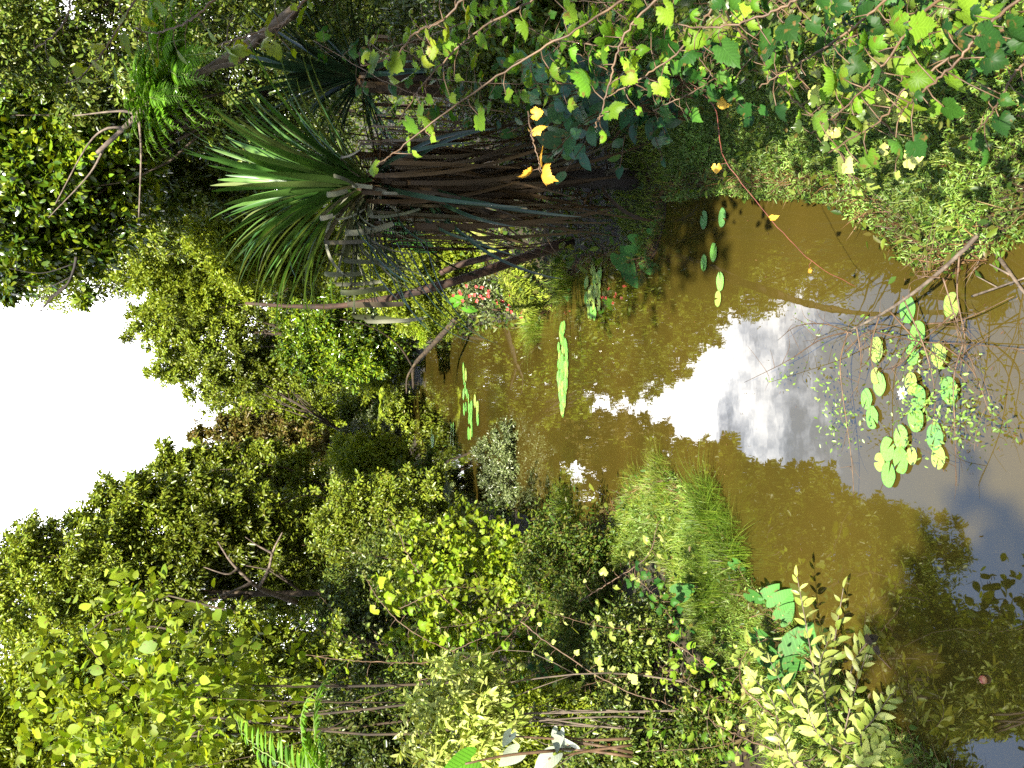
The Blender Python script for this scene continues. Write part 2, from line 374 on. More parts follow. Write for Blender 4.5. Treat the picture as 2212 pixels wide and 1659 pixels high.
ad = nn(t, 'ShaderNodeVectorMath', operation='ADD'); L(r.outputs[0], ad.inputs[0]); L(speck.outputs[0], ad.inputs[1])
p = nn(t, 'ShaderNodeBsdfPrincipled'); L(ad.outputs[0], p.inputs['Base Color'])
p.inputs['Roughness'].default_value = .012; p.inputs['IOR'].default_value = 1.75
b = nn(t, 'ShaderNodeBump'); b.inputs['Strength'].default_value = .035; b.inputs['Distance'].default_value = .02; L(n2.outputs[0], b.inputs['Height']); L(b.outputs[0], p.inputs['Normal'])
L(p.outputs[0], out.inputs[0]); M['water'] = m

m, t, out = mat_new('bank_soil'); L = t.links.new
tcn = nn(t, 'ShaderNodeTexCoord'); n1 = nn(t, 'ShaderNodeTexNoise'); n1.inputs['Scale'].default_value = 3.0; n1.inputs['Detail'].default_value = 8
L(tcn.outputs['Object'], n1.inputs['Vector'])
r = ramp(t, [(.3, (.010, .007, .004)), (.5, (.028, .017, .008)), (.65, (.02, .024, .008)), (.8, (.045, .024, .010))]); L(n1.outputs[0], r.inputs[0])
p = nn(t, 'ShaderNodeBsdfPrincipled'); L(r.outputs[0], p.inputs['Base Color']); p.inputs['Roughness'].default_value = .85
b = nn(t, 'ShaderNodeBump'); b.inputs['Strength'].default_value = .6; b.inputs['Distance'].default_value = .05; L(n1.outputs[0], b.inputs['Height']); L(b.outputs[0], p.inputs['Normal'])
L(p.outputs[0], out.inputs[0]); M['soil'] = m

# ---------------------------------------------------------------- the setting: ground and water
SHORE = [on(*q)[:2] for q in [(893, 860), (898, 800), (935, 750), (985, 715), (1060, 700), (1165, 690), (1205, 645), (1230, 590), (1290, 555), (1350, 560), (1410, 575), (1440, 480),
                              (1440, 410), (1560, 385), (1650, 395), (1750, 392), (1835, 402), (1875, 440), (1935, 465), (1990, 530), (2060, 565), (2130, 560), (2212, 470)]]
SHORE += [np.array(q) for q in [(1.6, 1.2), (1.8, -4), (-2.6, -4), (-2.4, 2.2)]]
SHORE += [on(*q)[:2] for q in [(2080, 1700), (2000, 1640), (1900, 1560), (1780, 1440), (1690, 1330), (1640, 1290), (1600, 1220), (1560, 1130), (1515, 1095), (1455, 1035), (1395, 1050), (1345, 1100),
                               (1300, 1130), (1240, 1180), (1160, 1180), (1140, 1110), (1090, 1090), (1040, 1090), (990, 1065), (935, 1035), (903, 985), (893, 920)]]
SHORE = np.array(SHORE)
def sdf(x, y):                           # metres outside the shoreline (negative over water)
    x = np.asarray(x, float); y = np.asarray(y, float)
    d = np.full(x.shape, 1e9); ins = np.zeros(x.shape, bool)
    for a, b in zip(SHORE, np.roll(SHORE, -1, 0)):
        e = b - a; tt = np.clip(((x - a[0]) * e[0] + (y - a[1]) * e[1]) / (e @ e), 0, 1)
        d = np.minimum(d, np.hypot(x - a[0] - tt * e[0], y - a[1] - tt * e[1]))
        c = (a[1] > y) != (b[1] > y)
        if abs(e[1]) > 1e-9: ins ^= c & (x < (y - a[1]) * e[0] / e[1] + a[0])
    return np.where(ins, -d, d)
def gz(x, y):
    d = sdf(x, y); x = np.asarray(x, float); y = np.asarray(y, float)
    wob = .05 * np.sin(x * 3.1 + y * 1.7) * np.sin(y * 2.3 - x) + .03 * np.sin(x * 9 + 1) * np.sin(y * 8)
    land = .25 * np.minimum(d, 2.0) + .10 * np.clip(d - 2, 0, 10) + .05 * np.clip(d - 12, 0, 60) + wob * np.clip(d * 2, 0, 1)
    return np.where(d > 0, land, np.maximum(-.5, d * .5 - .01))
def axis(lo, hi, fine_lo, fine_hi, step, grow):
    a = list(np.arange(fine_lo, fine_hi, step)); s = step
    while a[-1] < hi: s *= grow; a.append(a[-1] + s)
    s = step
    while a[0] > lo: s *= grow; a.insert(0, a[0] - s)
    return np.array(a)
gx, gy = axis(-90, 90, -6, 6, .12, 1.08), axis(-25, 130, 1, 16, .12, 1.06)
X, Y_ = np.meshgrid(gx, gy)
Z = gz(X, Y_)
nx, ny = len(gx), len(gy)
idx = np.arange(nx * ny).reshape(ny, nx)
q = np.stack([idx[:-1, :-1], idx[:-1, 1:], idx[1:, 1:], idx[1:, :-1]], -1).reshape(-1, 4)
mb = MB(); mb.add(np.stack([X, Y_, Z], -1).reshape(-1, 3), list(q)); o = mb.build('ground', M['soil']); o['kind'] = 'structure'
mb = MB(); mb.add([(-30, -6, 0), (30, -6, 0), (30, 42, 0), (-30, 42, 0)], [(0, 1, 2, 3)]); o = mb.build('water', M['water']); o['kind'] = 'structure'

def rnd_unit(rng, n):
    v = rng.normal(size=(n, 3)); return v / np.linalg.norm(v, axis=1, keepdims=True)

# ---------------------------------------------------------------- trees and shrubs
def crown_points(rng, c, rad, clumps, n, clump_r, hollow=.55):
    """leaf places in an uneven crown: clumps spread through an ellipsoid, leaves on and in each clump"""
    clumps, clump_r = int(clumps * 2.4), clump_r * .62
    k = rnd_unit(rng, clumps)
    r = hollow + (1 - hollow) * rng.random(clumps) ** .7
    cc = k * r[:, None] * rad * (.8 + .35 * rng.random((clumps, 1)))
    cr = clump_r * rad.mean() * (.5 + 1.0 * rng.random(clumps))
    sub = 9                                       # sprays on every clump
    sd = rnd_unit(rng, clumps * sub) + .5 * np.repeat(k, sub, 0)
    sc = np.repeat(cc, sub, 0) + sd * np.repeat(cr, sub)[:, None] * (.35 + .65 * rng.random((clumps * sub, 1))) * np.array([1, 1, .75])
    w = np.repeat(cr ** 2, sub) * (.3 + rng.random(clumps * sub)); w /= w.sum()
    i = rng.choice(clumps * sub, n, p=w)
    off = rnd_unit(rng, n); srad = np.repeat(cr, sub)[i] * .34
    tl = rng.random(n) - .5
    p = c + sc[i] + off * (rng.random(n) ** .5 * srad * 1.25)[:, None] * np.array([1, 1, .7]) + sd[i] * (tl * srad * 1.6)[:, None]
    st = rng.random(n) < .14                        # single leaves between the clumps
    p[st] = c + rnd_unit(rng, st.sum()) * (rng.random((st.sum(), 1)) ** .4) * rad * 1.03
    return p, off * .6 + sd[i] * .5, c + cc
def tree(name, label, cat, box, Y, mat, n=14000, leaf=.14, clumps=46, T=None, bark='bark', ry=None, seed=1, clump_r=.3, group=None, trunk_r=None, base=None, stems=1, limbs=14, hollow=.4, upness=.5, wid=1.0):
    rng = np.random.default_rng(seed)
    T = HEX if T is None else T
    px0, px1, py0, py1 = box
    c = at((px0 + px1) / 2, (py0 + py1) / 2, Y)
    s = Y / FPX
    rad = np.array([(py1 - py0) / 2 * s, 0, (px1 - px0) / 2 * s])
    rad[1] = ry if ry else .8 * min(rad[0], rad[2] * 1.3)
    bx, by = (c[0], c[1]) if base is None else base
    while base is None and sdf(bx, by) < .35 and abs(bx) < 30: bx += .15 if c[0] > .4 else -.15
    b = np.array([bx, by, float(gz(bx, by))]); b[2] = max(b[2], -.3)
    root = thing(name, label, cat, b, group)
    pos, off, cc = crown_points(rng, c, rad, clumps, n, clump_r, hollow)
    low = pos[:, 2] < gz(pos[:, 0], pos[:, 1]) + .02
    pos, off = pos[~low], off[~low]; n = len(pos)
    d = off + .9 * rnd_unit(rng, n); d[:, 2] -= .35
    nr = .6 * off + .7 * rnd_unit(rng, n); nr[:, 2] += upness
    mb = MB(); mb.leaves(T, pos, d, nr, leaf * (.5 + .6 * rng.random(n) + .5 * rng.random(n) ** 4), wid)
    mb.build('crown' if cat == 'tree' else 'foliage', M[mat], root)
    tr = trunk_r or .028 * (rad[0] + rad[2]) / 2 + .02
    mb = MB()
    for si in range(stems):
        top = c + np.array([rng.normal() * rad[0] * .25, rng.normal() * rad[1] * .2, -rad[2] * .25]) if stems > 1 else c - np.array([0, 0, rad[2] * .2])
        bb = b + np.array([rng.normal() * .08, rng.normal() * .08, -.15]) * (stems > 1) + np.array([0, 0, -.1])
        mid = (bb + top) / 2 + rng.normal(size=3) * .06 * np.linalg.norm(top - bb) * np.array([1, 1, .2])
        tp = spline([bb, mid, top], 9)
        mb.tube(tp, np.linspace(tr / stems ** .5, tr * .5 / stems ** .5, 9), 7)
        for li in rng.choice(len(cc), min(len(cc), limbs // stems), replace=False):
            s0 = tp[rng.integers(4, 9)]; e = cc[li]
            mm = (s0 + e) / 2 + rng.normal(size=3) * .1 * np.linalg.norm(e - s0)
            mb.tube(spline([s0, mm, e], 6), np.linspace(tr * .32, tr * .08, 6) / stems ** .3, 5)
    mb.build('trunk' if cat == 'tree' else 'stem', M[bark], root)
    return root

FAR = 'trees on the far bank'
tree('forest_tree', 'rounded tall pale green tree whose top meets the white sky right of the gap', 'tree', (285, 560, 640, 775), 25, 'far', 52852, 0.084, 60, seed=11, group=FAR, clump_r=.26)
tree('forest_tree', 'mid-height far tree with holes of sky near its top, just right of the sky gap', 'tree', (345, 640, 735, 865), 27, 'far', 49329, 0.084, 55, seed=12, group=FAR, clump_r=.24)
tree('forest_tree', 'thin wispy small tree standing in the bottom of the sky gap', 'tree', (428, 560, 835, 915), 46, 'far', 2600, .17, 30, seed=13, group=FAR, clump_r=.2)
tree('forest_tree', 'bright yellow-green domed tree low under the sky gap', 'tree', (505, 720, 850, 985), 31, 'bright', 52852, 0.105, 50, seed=14, group=FAR, clump_r=.3)
tree('forest_tree', 'dull green bushy tree behind the fallen branch at the far right bank', 'tree', (540, 800, 690, 850), 27, 'far', 52852, 0.098, 55, seed=15, group=FAR)
tree('forest_tree', 'dark low tree at the far end of the pond under the domed bright tree', 'tree', (660, 885, 830, 990), 34, 'far', 42282, 0.098, 50, seed=16, group=FAR)
tree('forest_tree', 'tree in full sun between the tall pale tree and the glossy overhanging branches', 'tree', (290, 560, 500, 690), 22, 'bright', 52852, 0.079, 60, seed=17, group=FAR, clump_r=.25)
tree('forest_tree', 'broad bright bush-like tree directly behind the strap-leaved plant', 'tree', (400, 720, 420, 620), 16, 'bright', 52852, 0.066, 60, seed=18, group=FAR, clump_r=.25)
tree('forest_tree', 'tall shaded tree filling the background behind the glossy branches', 'tree', (-60, 420, 330, 560), 19, 'far', 52852, 0.079, 60, seed=19, group=FAR)
tree('glossy_shrub', 'large shiny-leaved shrub leaning over the water at the far right bank', 'shrub', (600, 885, 640, 825), 21, 'gloss', 52852, 0.085, 60, seed=20, clump_r=.24, stems=3)
tree('shrub', 'bushy green shrub behind the mossy roots on the right bank', 'shrub', (690, 1080, 490, 680), 15.5, 'bright', 31711, 0.059, 45, seed=21, stems=3)
tree('shrub', 'leafy low shrub overhanging the cove on the right bank', 'shrub', (860, 1010, 620, 740), 19, 'yellow', 21141, 0.066, 40, seed=22, stems=3, T=HEXN)

tree('forest_tree', 'hazy tall tree behind the glossy branches in the upper right', 'tree', (-160, 560, 420, 640), 27, 'far', 50895, 0.107, 70, seed=71, group=FAR, clump_r=.28)
tree('forest_tree', 'dark background tree between the fern and the leaf fan', 'tree', (150, 780, 200, 500), 20, 'dark', 50895, 0.09, 80, seed=72, group=FAR, clump_r=.28)
tree('forest_tree', 'background tree half hidden behind the upper right fern', 'tree', (-160, 300, 60, 400), 23, 'far', 43065, 0.098, 70, seed=73, group=FAR, clump_r=.28)
tree('forest_tree', 'shaded tree filling the gap behind the leaning dead trunk', 'tree', (560, 900, 480, 680), 24, 'far', 43065, 0.09, 70, seed=74, group=FAR, clump_r=.26)
tree('forest_tree', 'distant tree standing behind the end of the pond, centre', 'tree', (520, 800, 700, 960), 50, 'far', 22000, .2, 70, seed=91, group=FAR, clump_r=.3)
tree('forest_tree', 'distant tree behind the end of the pond, left of centre', 'tree', (520, 800, 940, 1220), 48, 'far', 22000, .2, 70, seed=92, group=FAR, clump_r=.3)
tree('forest_tree', 'distant tree behind the end of the pond, right of centre', 'tree', (480, 800, 470, 720), 46, 'far', 22000, .2, 70, seed=95, group=FAR, clump_r=.3)
tree('forest_tree', 'dark dense tree behind the lower half of the fern', 'tree', (180, 620, 180, 470), 15, 'dark', 30000, .09, 90, seed=96, group=FAR, clump_r=.28)
tree('shrub', 'low bright shrub at the very end of the pond, right of the dark low tree', 'shrub', (760, 897, 690, 850), 31, 'bright', 18000, .11, 60, seed=111, stems=5, trunk_r=.03)
tree('shrub', 'low olive shrub at the very end of the pond, left of the bright one', 'shrub', (800, 900, 830, 1000), 33, 'far', 18000, .11, 60, seed=112, stems=5, trunk_r=.03)
LB = 'trees on the left bank'
tree('shrub', 'sunny low shrub at the far left waterside below the russet tree', 'shrub', (715, 905, 930, 1080), 22, 'bright', 18000, .085, 60, seed=101, stems=5, trunk_r=.03)
tree('shrub', 'leafy shrub on the far left bank behind the dark leaning shrub', 'shrub', (800, 985, 1010, 1170), 18, 'far', 18000, .075, 60, seed=102, stems=5, trunk_r=.03)
tree('shrub', 'dense green shrub above the yellow vine thicket', 'shrub', (680, 930, 1040, 1230), 14.5, 'far', 22000, .06, 80, seed=103, stems=5, trunk_r=.025)
tree('bank_tree', 'dark tree between the yellowish crown and the deep green tree', 'tree', (60, 620, 1380, 1760), 14.5, 'far', 34000, .085, 90, seed=98, group=LB, clump_r=.28)
tree('russet_tree', 'russet brown leaved tree at the left edge of the sky gap', 'tree', (425, 720, 905, 1020), 24, 'brown', 31711, 0.092, 50, seed=31, group=LB, clump_r=.24)
tree('bank_tree', 'slim dark green tree with a ragged top behind the russet tree', 'tree', (315, 720, 960, 1090), 20, 'far', 45805, 0.085, 60, seed=32, group=LB, clump_r=.22)
tree('bank_tree', 'broad dark crowned tree rising left of the white sky', 'tree', (150, 640, 1030, 1260), 16.5, 'far', 59899, 0.085, 70, seed=33, group=LB, clump_r=.22)
tree('bank_tree', 'tallest sunlit tree at the upper left with small shining leaves', 'tree', (-130, 430, 1120, 1420), 16, 'far', 70470, 0.072, 80, seed=34, group=LB, clump_r=.2)
tree('bank_tree', 'shadowy small-leaved tree behind the pale forked trunk', 'tree', (420, 800, 1080, 1330), 17, 'far', 59899, 0.072, 70, seed=35, group=LB, clump_r=.22)
tree('bank_tree', 'yellowish tree crown at the top left, behind the broad yellow-green leaves', 'tree', (-120, 380, 1380, 1720), 12, 'bright', 56376, 0.066, 70, seed=36, group=LB, clump_r=.22)
tree('bank_tree', 'deep green leafy tree in the middle of the left edge', 'tree', (330, 760, 1330, 1720), 11, 'far', 59899, 0.059, 70, seed=37, group=LB, clump_r=.22)
tree('silver_shrub', 'silvery small-leaved creeper-clad shrub at the far left waterside', 'shrub', (715, 870, 895, 1160), 24, 'silver', 38758, 0.072, 60, seed=38, clump_r=.22, stems=4)
tree('shrub', 'brown-green low shrub between the silvery shrub and the water', 'shrub', (840, 990, 990, 1140), 20, 'under', 28188, 0.072, 45, seed=39, stems=4)
tree('dark_shrub', 'dark small-leaved shrub leaning out from the left bank over the pond', 'shrub', (1035, 1150, 900, 1130), 14, 'silver', 24664, 0.036, 60, seed=40, stems=3, clump_r=.2, base=tuple(on(1115, 1130)[:2]))
tree('shrub', 'pale sunlit thicket of yellow-green vine leaves in the middle of the left bank', 'shrub', (800, 1240, 1090, 1480), 9.5, 'yellow', 4600, .058, 110, T=LOBED, seed=41, stems=7, clump_r=.15, limbs=42, hollow=.2, bark='bark', trunk_r=.03)
tree('shrub', 'dim thicket under the dark trees behind the yellow vine thicket', 'shrub', (690, 1010, 1150, 1480), 12.5, 'dark', 52852, 0.052, 70, seed=42, stems=5)
tree('shrub', 'shaded leafy mass at the left edge below the deep green tree', 'shrub', (700, 1250, 1420, 1760), 8.5, 'dark', 52852, 0.046, 70, seed=43, stems=5)
tree('shrub', 'low shaded bush on the left bank under the vine thicket', 'shrub', (1150, 1450, 1240, 1600), 7.6, 'under', 31711, 0.033, 60, seed=44, stems=5, T=HEXN)
tree('narrow_leaf_shrub', 'pale narrow-leaved shrub with whitish twigs at the left edge', 'shrub', (870, 1110, 1430, 1680), 6.0, 'pale', 2600, .075, 45, T=LANCE, seed=45, stems=6, bark='bark_pale', clump_r=.25, trunk_r=.018)
tree('broad_leaf_shrub', 'near shrub with broad glowing yellow-green leaves at the top left', 'shrub', (60, 600, 1240, 1740), 8.0, 'lime', 1700, .10, 60, T=OVALW, seed=46, stems=4, bark='bark', clump_r=.2, trunk_r=.03)

tree('bank_tree', 'large dim tree behind the upper left trees', 'tree', (-250, 560, 1180, 1560), 26, 'far', 43500, 0.107, 80, seed=75, group=LB, clump_r=.28)
tree('bank_tree', 'tree at the far upper left behind the yellowish crown', 'tree', (-250, 500, 1480, 1900), 20, 'bright', 43500, 0.09, 80, seed=76, group=LB, clump_r=.28)
tree('bank_tree', 'dense dark tree at the left edge behind the deep green one', 'tree', (380, 900, 1350, 1850), 18, 'dark', 43500, 0.082, 80, seed=77, group=LB, clump_r=.28)
tree('bank_tree', 'wide dark tree behind the silvery shrub and the dim thicket', 'tree', (560, 880, 980, 1420), 26, 'far', 43500, 0.098, 80, seed=78, group=LB, clump_r=.28)

tree('shrub', 'weedy small-leaved shrub at the waterside behind the left grassy mound', 'shrub', (1090, 1380, 1110, 1330), 8.3, 'under', 14000, .035, 80, seed=81, stems=6, hollow=.2, trunk_r=.015)
tree('shrub', 'dark weedy shrub on the slope above the left grassy mound', 'shrub', (1250, 1560, 1290, 1540), 6.7, 'dark', 14000, .035, 80, seed=82, stems=6, hollow=.2, trunk_r=.015)
tree('shrub', 'dim weedy shrub behind the pale willowy shrub', 'shrub', (1430, 1720, 1430, 1720), 5.7, 'under', 15000, .032, 80, seed=83, stems=6, hollow=.2, trunk_r=.015)
tree('shrub', 'shaded weedy shrub below the torn whitish leaves', 'shrub', (1210, 1520, 1500, 1780), 6.1, 'dark', 14000, .04, 80, seed=84, stems=6, hollow=.2, trunk_r=.015)
tree('shrub', 'sunlit weedy shrub behind the pale narrow-leaved one', 'shrub', (960, 1290, 1450, 1740), 7.2, 'bright', 14000, .04, 80, seed=85, stems=6, hollow=.2, trunk_r=.015)
tree('shrub', 'leafy shrub between the dim thicket and the dark leaning shrub', 'shrub', (840, 1080, 1120, 1300), 11.5, 'far', 14000, .055, 80, seed=86, stems=6, hollow=.2, trunk_r=.02)

RB = 'trees on the right bank'
tree('shrub', 'dark leafy thicket at the right edge behind the crisp vine leaves', 'shrub', (1420, 2000, -330, 110), 4.4, 'dark', 15000, .045, 80, seed=87, stems=6, hollow=.2, trunk_r=.02, ry=.6)
tree('shrub', 'shaded bush in the upper part of the right bank above the ribbed leaves', 'shrub', (900, 1330, -200, 120), 6.0, 'under', 15000, .05, 80, seed=88, stems=6, hollow=.2, trunk_r=.02)
tree('glossy_tree', 'overhanging right-bank tree with shiny leaves and bare pale branches against the sky', 'tree', (-140, 330, 60, 600), 12.5, 'gloss', 79278, .10, 110, T=OVAL, seed=51, bark='bark_pale', clump_r=.17, base=(5.5, 12.5), limbs=26)
tree('shade_tree', 'dark tree wall at the upper right corner behind the fern', 'tree', (-200, 420, -350, 220), 10.5, 'dark', 63423, 0.059, 80, seed=52, group=RB, base=(5.4, 10.5))
tree('shade_tree', 'dark tree closing the gap between the fern trunk and the second strap-leaved plant', 'tree', (260, 800, -60, 330), 13, 'dark', 34000, .075, 90, seed=97, group=RB, base=(5.0, 13.0))
tree('shade_tree', 'dark leafy tree at the right edge behind the strap-leaved plants', 'tree', (330, 1000, -350, 200), 9.8, 'dark', 59899, 0.052, 80, seed=53, group=RB, base=(4.6, 9.8))
tree('shrub', 'shaded small-leaved bush at the right edge beside the ribbed-leaf shrub', 'shrub', (850, 1400, -150, 240), 7.2, 'dark', 42282, 0.039, 70, seed=54, stems=4, base=(2.9, 7.2))
# unseen trees overhead, crowns set sunward of their targets; some added only for shade
for nm, lb, c, rad, n, b0, sd in (('shade_tree', 'tall tree beside the viewer whose branches shade the right thicket', (2.7, 5.8, 1.0), (1.7, 2.2, 1.1), 7500, (3.6, -1.8), 61),
                                  ('shade_tree', 'tree leaning over from the right bank that shades the second strap-leaved plant', (3.4, 8.0, 2.5), (1.9, 2.3, 1.2), 8500, (5.2, 3.4), 62),
                                  ('shade_tree', 'unseen tree over the water added to shade the skirt of dead leaves', (1.5, 7.3, 1.0), (1.0, 2.1, .9), 5500, (3.3, -.8), 63),
                                  ('shade_tree', 'unseen tree behind the viewer added to shade the water at the lower left', (-1.35, 3.2, 0), (.9, .8, .7), 3000, (-4.6, -5.2), 64),
                                  ('shade_tree', 'unseen tree behind the viewer added to dapple the grassy right bank', (2.75, 4.4, .5), (.8, 1.3, .7), 1300, (3.8, -5.4), 65),
                                  ('shade_tree', 'unseen tree behind the viewer added to dapple the near vine leaves', (2.2, 4.4, 1.7), (1.0, 1.2, .7), 1700, (4.4, -3.9), 66)):
    c = np.array(c) + SUN * (7.0 - c[2]) / SUN[2]
    rng = np.random.default_rng(sd); c, rad = np.array(c), np.array(rad)
    root = thing(nm, lb, 'tree', (b0[0], b0[1], float(gz(*b0))), RB)
    pos, off, cc = crown_points(rng, c, rad, 50, n, .26, .2)
    mb = MB(); mb.leaves(HEX, pos, off + .9 * rnd_unit(rng, n), rnd_unit(rng, n) + np.array([0, 0, .8]), .15 * (.6 + .7 * rng.random(n))); mb.build('crown', M['far'], root)
    mb = MB(); tp = spline([(b0[0], b0[1], -.1), (b0[0] + .2, b0[1], 2.8), (b0[0] - .5, b0[1], 5), tuple(c)], 12); mb.tube(tp, np.linspace(.16, .06, 12), 8)
    for li in range(0, 50, 3): mb.tube(spline([tp[8 + li % 4], (tp[9] + cc[li]) / 2 + rng.normal(size=3) * .15, cc[li]], 6), np.linspace(.045, .01, 6), 5)
    mb.build('trunk', M['bark'], root)

# ---------------------------------------------------------------- ground cover
rng = np.random.default_rng(5)
def scatter(n, x0, x1, y0, y1, dmin=.02, dmax=50, dens=None):
    x, y = rng.uniform(x0, x1, n), rng.uniform(y0, y1, n); d = sdf(x, y)
    k = (d > dmin) & (d < dmax)
    if dens is not None: k &= rng.random(n) < dens(x, y, d)
    x, y = x[k], y[k]
    return np.stack([x, y, gz(x, y)], 1)
def blades(mb, pos, h, w, lean=.5):
    n = len(pos); h = h * (.5 + rng.random(n)); a = rng.random(n) * 6.283
    d = np.stack([np.cos(a) * lean * rng.random(n), np.sin(a) * lean * rng.random(n), np.ones(n)], 1)
    nr = np.stack([np.cos(a), np.sin(a), .2 + 0 * a], 1)
    mb.leaves(BLADE, pos, d, nr, h, w / .05)
BLADE = templ([(-.05, 0, 0), (.05, 0, 0), (.04, .55, .05), (-.04, .55, .05), (0, 1, .28)], [(0, 1, 2, 3), (3, 2, 4)])
mb = MB()
pos = scatter(90000, .6, 3.6, 2.2, 8.2); blades(mb, pos, .07, .028, 1.4)
pos = scatter(170000, -4.0, -.2, 3.2, 8.6, -.05, .6); pos[:, 2] = np.maximum(pos[:, 2], 0); blades(mb, pos, .10, .013, 1.6)
g = mb.build('grass', M['grass']); g['kind'] = 'stuff'
mb = MB()
pos = scatter(130000, .5, 2.6, 2.0, 7.2, -.10, 1.2); pos[:, 2] = np.maximum(pos[:, 2], 0) + rng.random(len(pos)) * .07; n = len(pos)
mb.leaves(HEXN, pos, rnd_unit(rng, n) + np.array([0, 0, .3]), rnd_unit(rng, n) * .8 + np.array([0, 0, 1.0]), .022 * (.6 + .8 * rng.random(n)))
pos = scatter(60000, -3.2, 0, 3.0, 8.5, -.07, .5); pos[:, 2] = np.maximum(pos[:, 2], 0) + rng.random(len(pos)) * .06; n = len(pos)
mb.leaves(HEXN, pos, rnd_unit(rng, n) + np.array([0, 0, .3]), rnd_unit(rng, n) * .8 + np.array([0, 0, 1.0]), .03 * (.6 + .8 * rng.random(n)))
g = mb.build('creeping_plants', M['creep']); g['kind'] = 'stuff'
mb = MB()
for n, a, hh, sz in ((40000, (-6, 4.5, 3, 12), .22, .045), (60000, (-12, 10, 8, 24), .6, .085), (60000, (-24, 20, 18, 50), 1.3, .15)):
    pos = scatter(n, *a, dmin=-.1); pos[:, 2] = np.maximum(pos[:, 2], 0); pos[:, 2] += hh * rng.random(len(pos)) ** 1.5; k = len(pos)
    mb.leaves(HEX, pos, rnd_unit(rng, k) + np.array([0, 0, .2]), rnd_unit(rng, k) * .8 + np.array([0, -.2, .7]), sz * (.5 + .8 * rng.random(k)))
g = mb.build('undergrowth', M['under']); g['kind'] = 'stuff'
mb = MB()
pos = scatter(2200, -5, 4, 2.4, 11, -.06, 3); k = len(pos); pos[:, 2] = np.maximum(pos[:, 2], 0) + .012
mb.leaves(OVAL, pos, rnd_unit(rng, k) * np.array([1, 1, .2]), rnd_unit(rng, k) * .3 + np.array([0, 0, 1]), .055 * (.5 + .8 * rng.random(k)))
g = mb.build('fallen_leaves', M['litter']); g['kind'] = 'stuff'
mb = MB()        # dry stalks and roots hanging over the waterline
pos = scatter(220000, -3.5, 2.8, 2.2, 12, -.04, .06); pos[:, 2] = np.maximum(pos[:, 2], 0) + .05 * rng.random(len(pos)); blades(mb, pos, .11, .014, 2.5)
g = mb.build('dry_grass', M['litter']); g['kind'] = 'stuff'
mb = MB()
pos = scatter(500, -3.5, 2.8, 2.2, 9, -.02, 2.5); k = len(pos); pos[:, 2] = np.maximum(pos[:, 2], 0) + .02
mb.leaves(OVAL, pos, rnd_unit(rng, k) * np.array([1, 1, .2]), rnd_unit(rng, k) * .3 + np.array([0, 0, 1]), .05 * (.5 + .8 * rng.random(k)))
g = mb.build('fallen_leaves', M['litter']); g['kind'] = 'stuff'

mb = MB()
k = 700; x, y = rng.uniform(-2.5, 2.2, k), 3.2 + 12 * rng.random(k) ** 1.6; ok = sdf(x, y) < -.05; pos = np.stack([x, y, x * 0 + .006], 1)[ok]; k = len(pos)
mb.leaves(HEXN, pos, rnd_unit(rng, k) * np.array([1, 1, .05]), rnd_unit(rng, k) * .1 + np.array([0, 0, 1]), .018 * (.3 + rng.random(k)))
g = mb.build('floating_leaf_bits', M['litter']); g['kind'] = 'stuff'

# grass tussocks
def tussock(label, px, py, n, h, mat='tuft', spread=.3, w=.006, z=None):
    b = on(px, py, 0); b[2] = max(0.0, float(gz(b[0], b[1])))
    root = thing('grass_tussock', label, 'grass tuft', b, 'grass tussocks along the pond edge')
    mb = MB(); r2 = np.random.default_rng(px * 7 + py)
    for i in range(n * 5):
        a = r2.random() * 6.283; q = b + np.array([math.cos(a), math.sin(a), 0]) * spread * r2.random()
        out_ = np.array([math.cos(a), math.sin(a), 0]); hh = h * (.25 + .75 * r2.random()); e = .15 + .9 * r2.random(); out_ = out_ + np.array([r2.normal(), r2.normal(), 0]) * .5
        ts = np.linspace(0, 1, 6)[:, None]
        pts = q + out_ * e * hh * ts ** 1.6 + np.array([0, 0, 1]) * hh * (ts - .55 * e * ts ** 2.6)
        mb.strap(pts, w * hh / .3 * np.array([.7, 1, .95, .8, .5, .05]), np.cross(out_, (0, 0, 1)), .2)
    mb.build('blades', M[mat], root)
for a in (('bright green tussock hanging over the water at the tip of the left grassy mound', 1545, 1130, 340, .26, 'deep'), ('yellow-green grass crown on top of the left grassy mound', 1440, 1065, 340, .17),
          ('long-bladed tussock drooping over brown water below the left mound', 1590, 1215, 300, .22, 'deep'), ('dark green isolated grass clump standing in water behind the left mound', 1225, 1110, 260, .26),
          ('dry-based grass tuft beside the mossy roots across the pond', 1165, 690, 300, .33), ('fresh grass at the foot of the red-flowered shrub', 1225, 600, 260, .3),
          ('grass clump on the left slope above the heart-shaped leaves', 1560, 1300, 300, .2, 'deep'), ('small grass clump at the inner end of the left mound', 1385, 1085, 200, .15)):
    tussock(*a)

# ---------------------------------------------------------------- the strap-leaved plant
PC = at(770, 395, 7.6)
pb = on(1415, 425); pb = np.array([pb[0] + .15, 7.75, float(gz(pb[0] + .15, 7.75))])
root = thing('screw_pine', 'strap-leaved plant with a green leaf fan above a brown skirt of dead leaves', 'screw pine', pb)
rng = np.random.default_rng(77)
mb = MB(); tk = spline([pb - (0, 0, .1), (pb + PC) / 2 + (.05, 0, 0), PC - (0, 0, .12)], 10); mb.tube(tk, np.linspace(.085, .06, 10), 9); mb.build('trunk', M['bark_dark'], root)
def arch(c, az, el, L, bend, n=14):
    """a blade that leaves c at azimuth az and elevation el and bends down"""
    p = np.array(c, float); out_ = [p.copy()]; e = el
    for i in range(n - 1):
        d = np.array([math.cos(az) * math.cos(e), math.sin(az) * math.cos(e), math.sin(e)])
        p = p + d * L / (n - 1); out_.append(p.copy()); e -= bend * (.3 + 1.4 * i / n) / (n - 1)
    return np.array(out_)
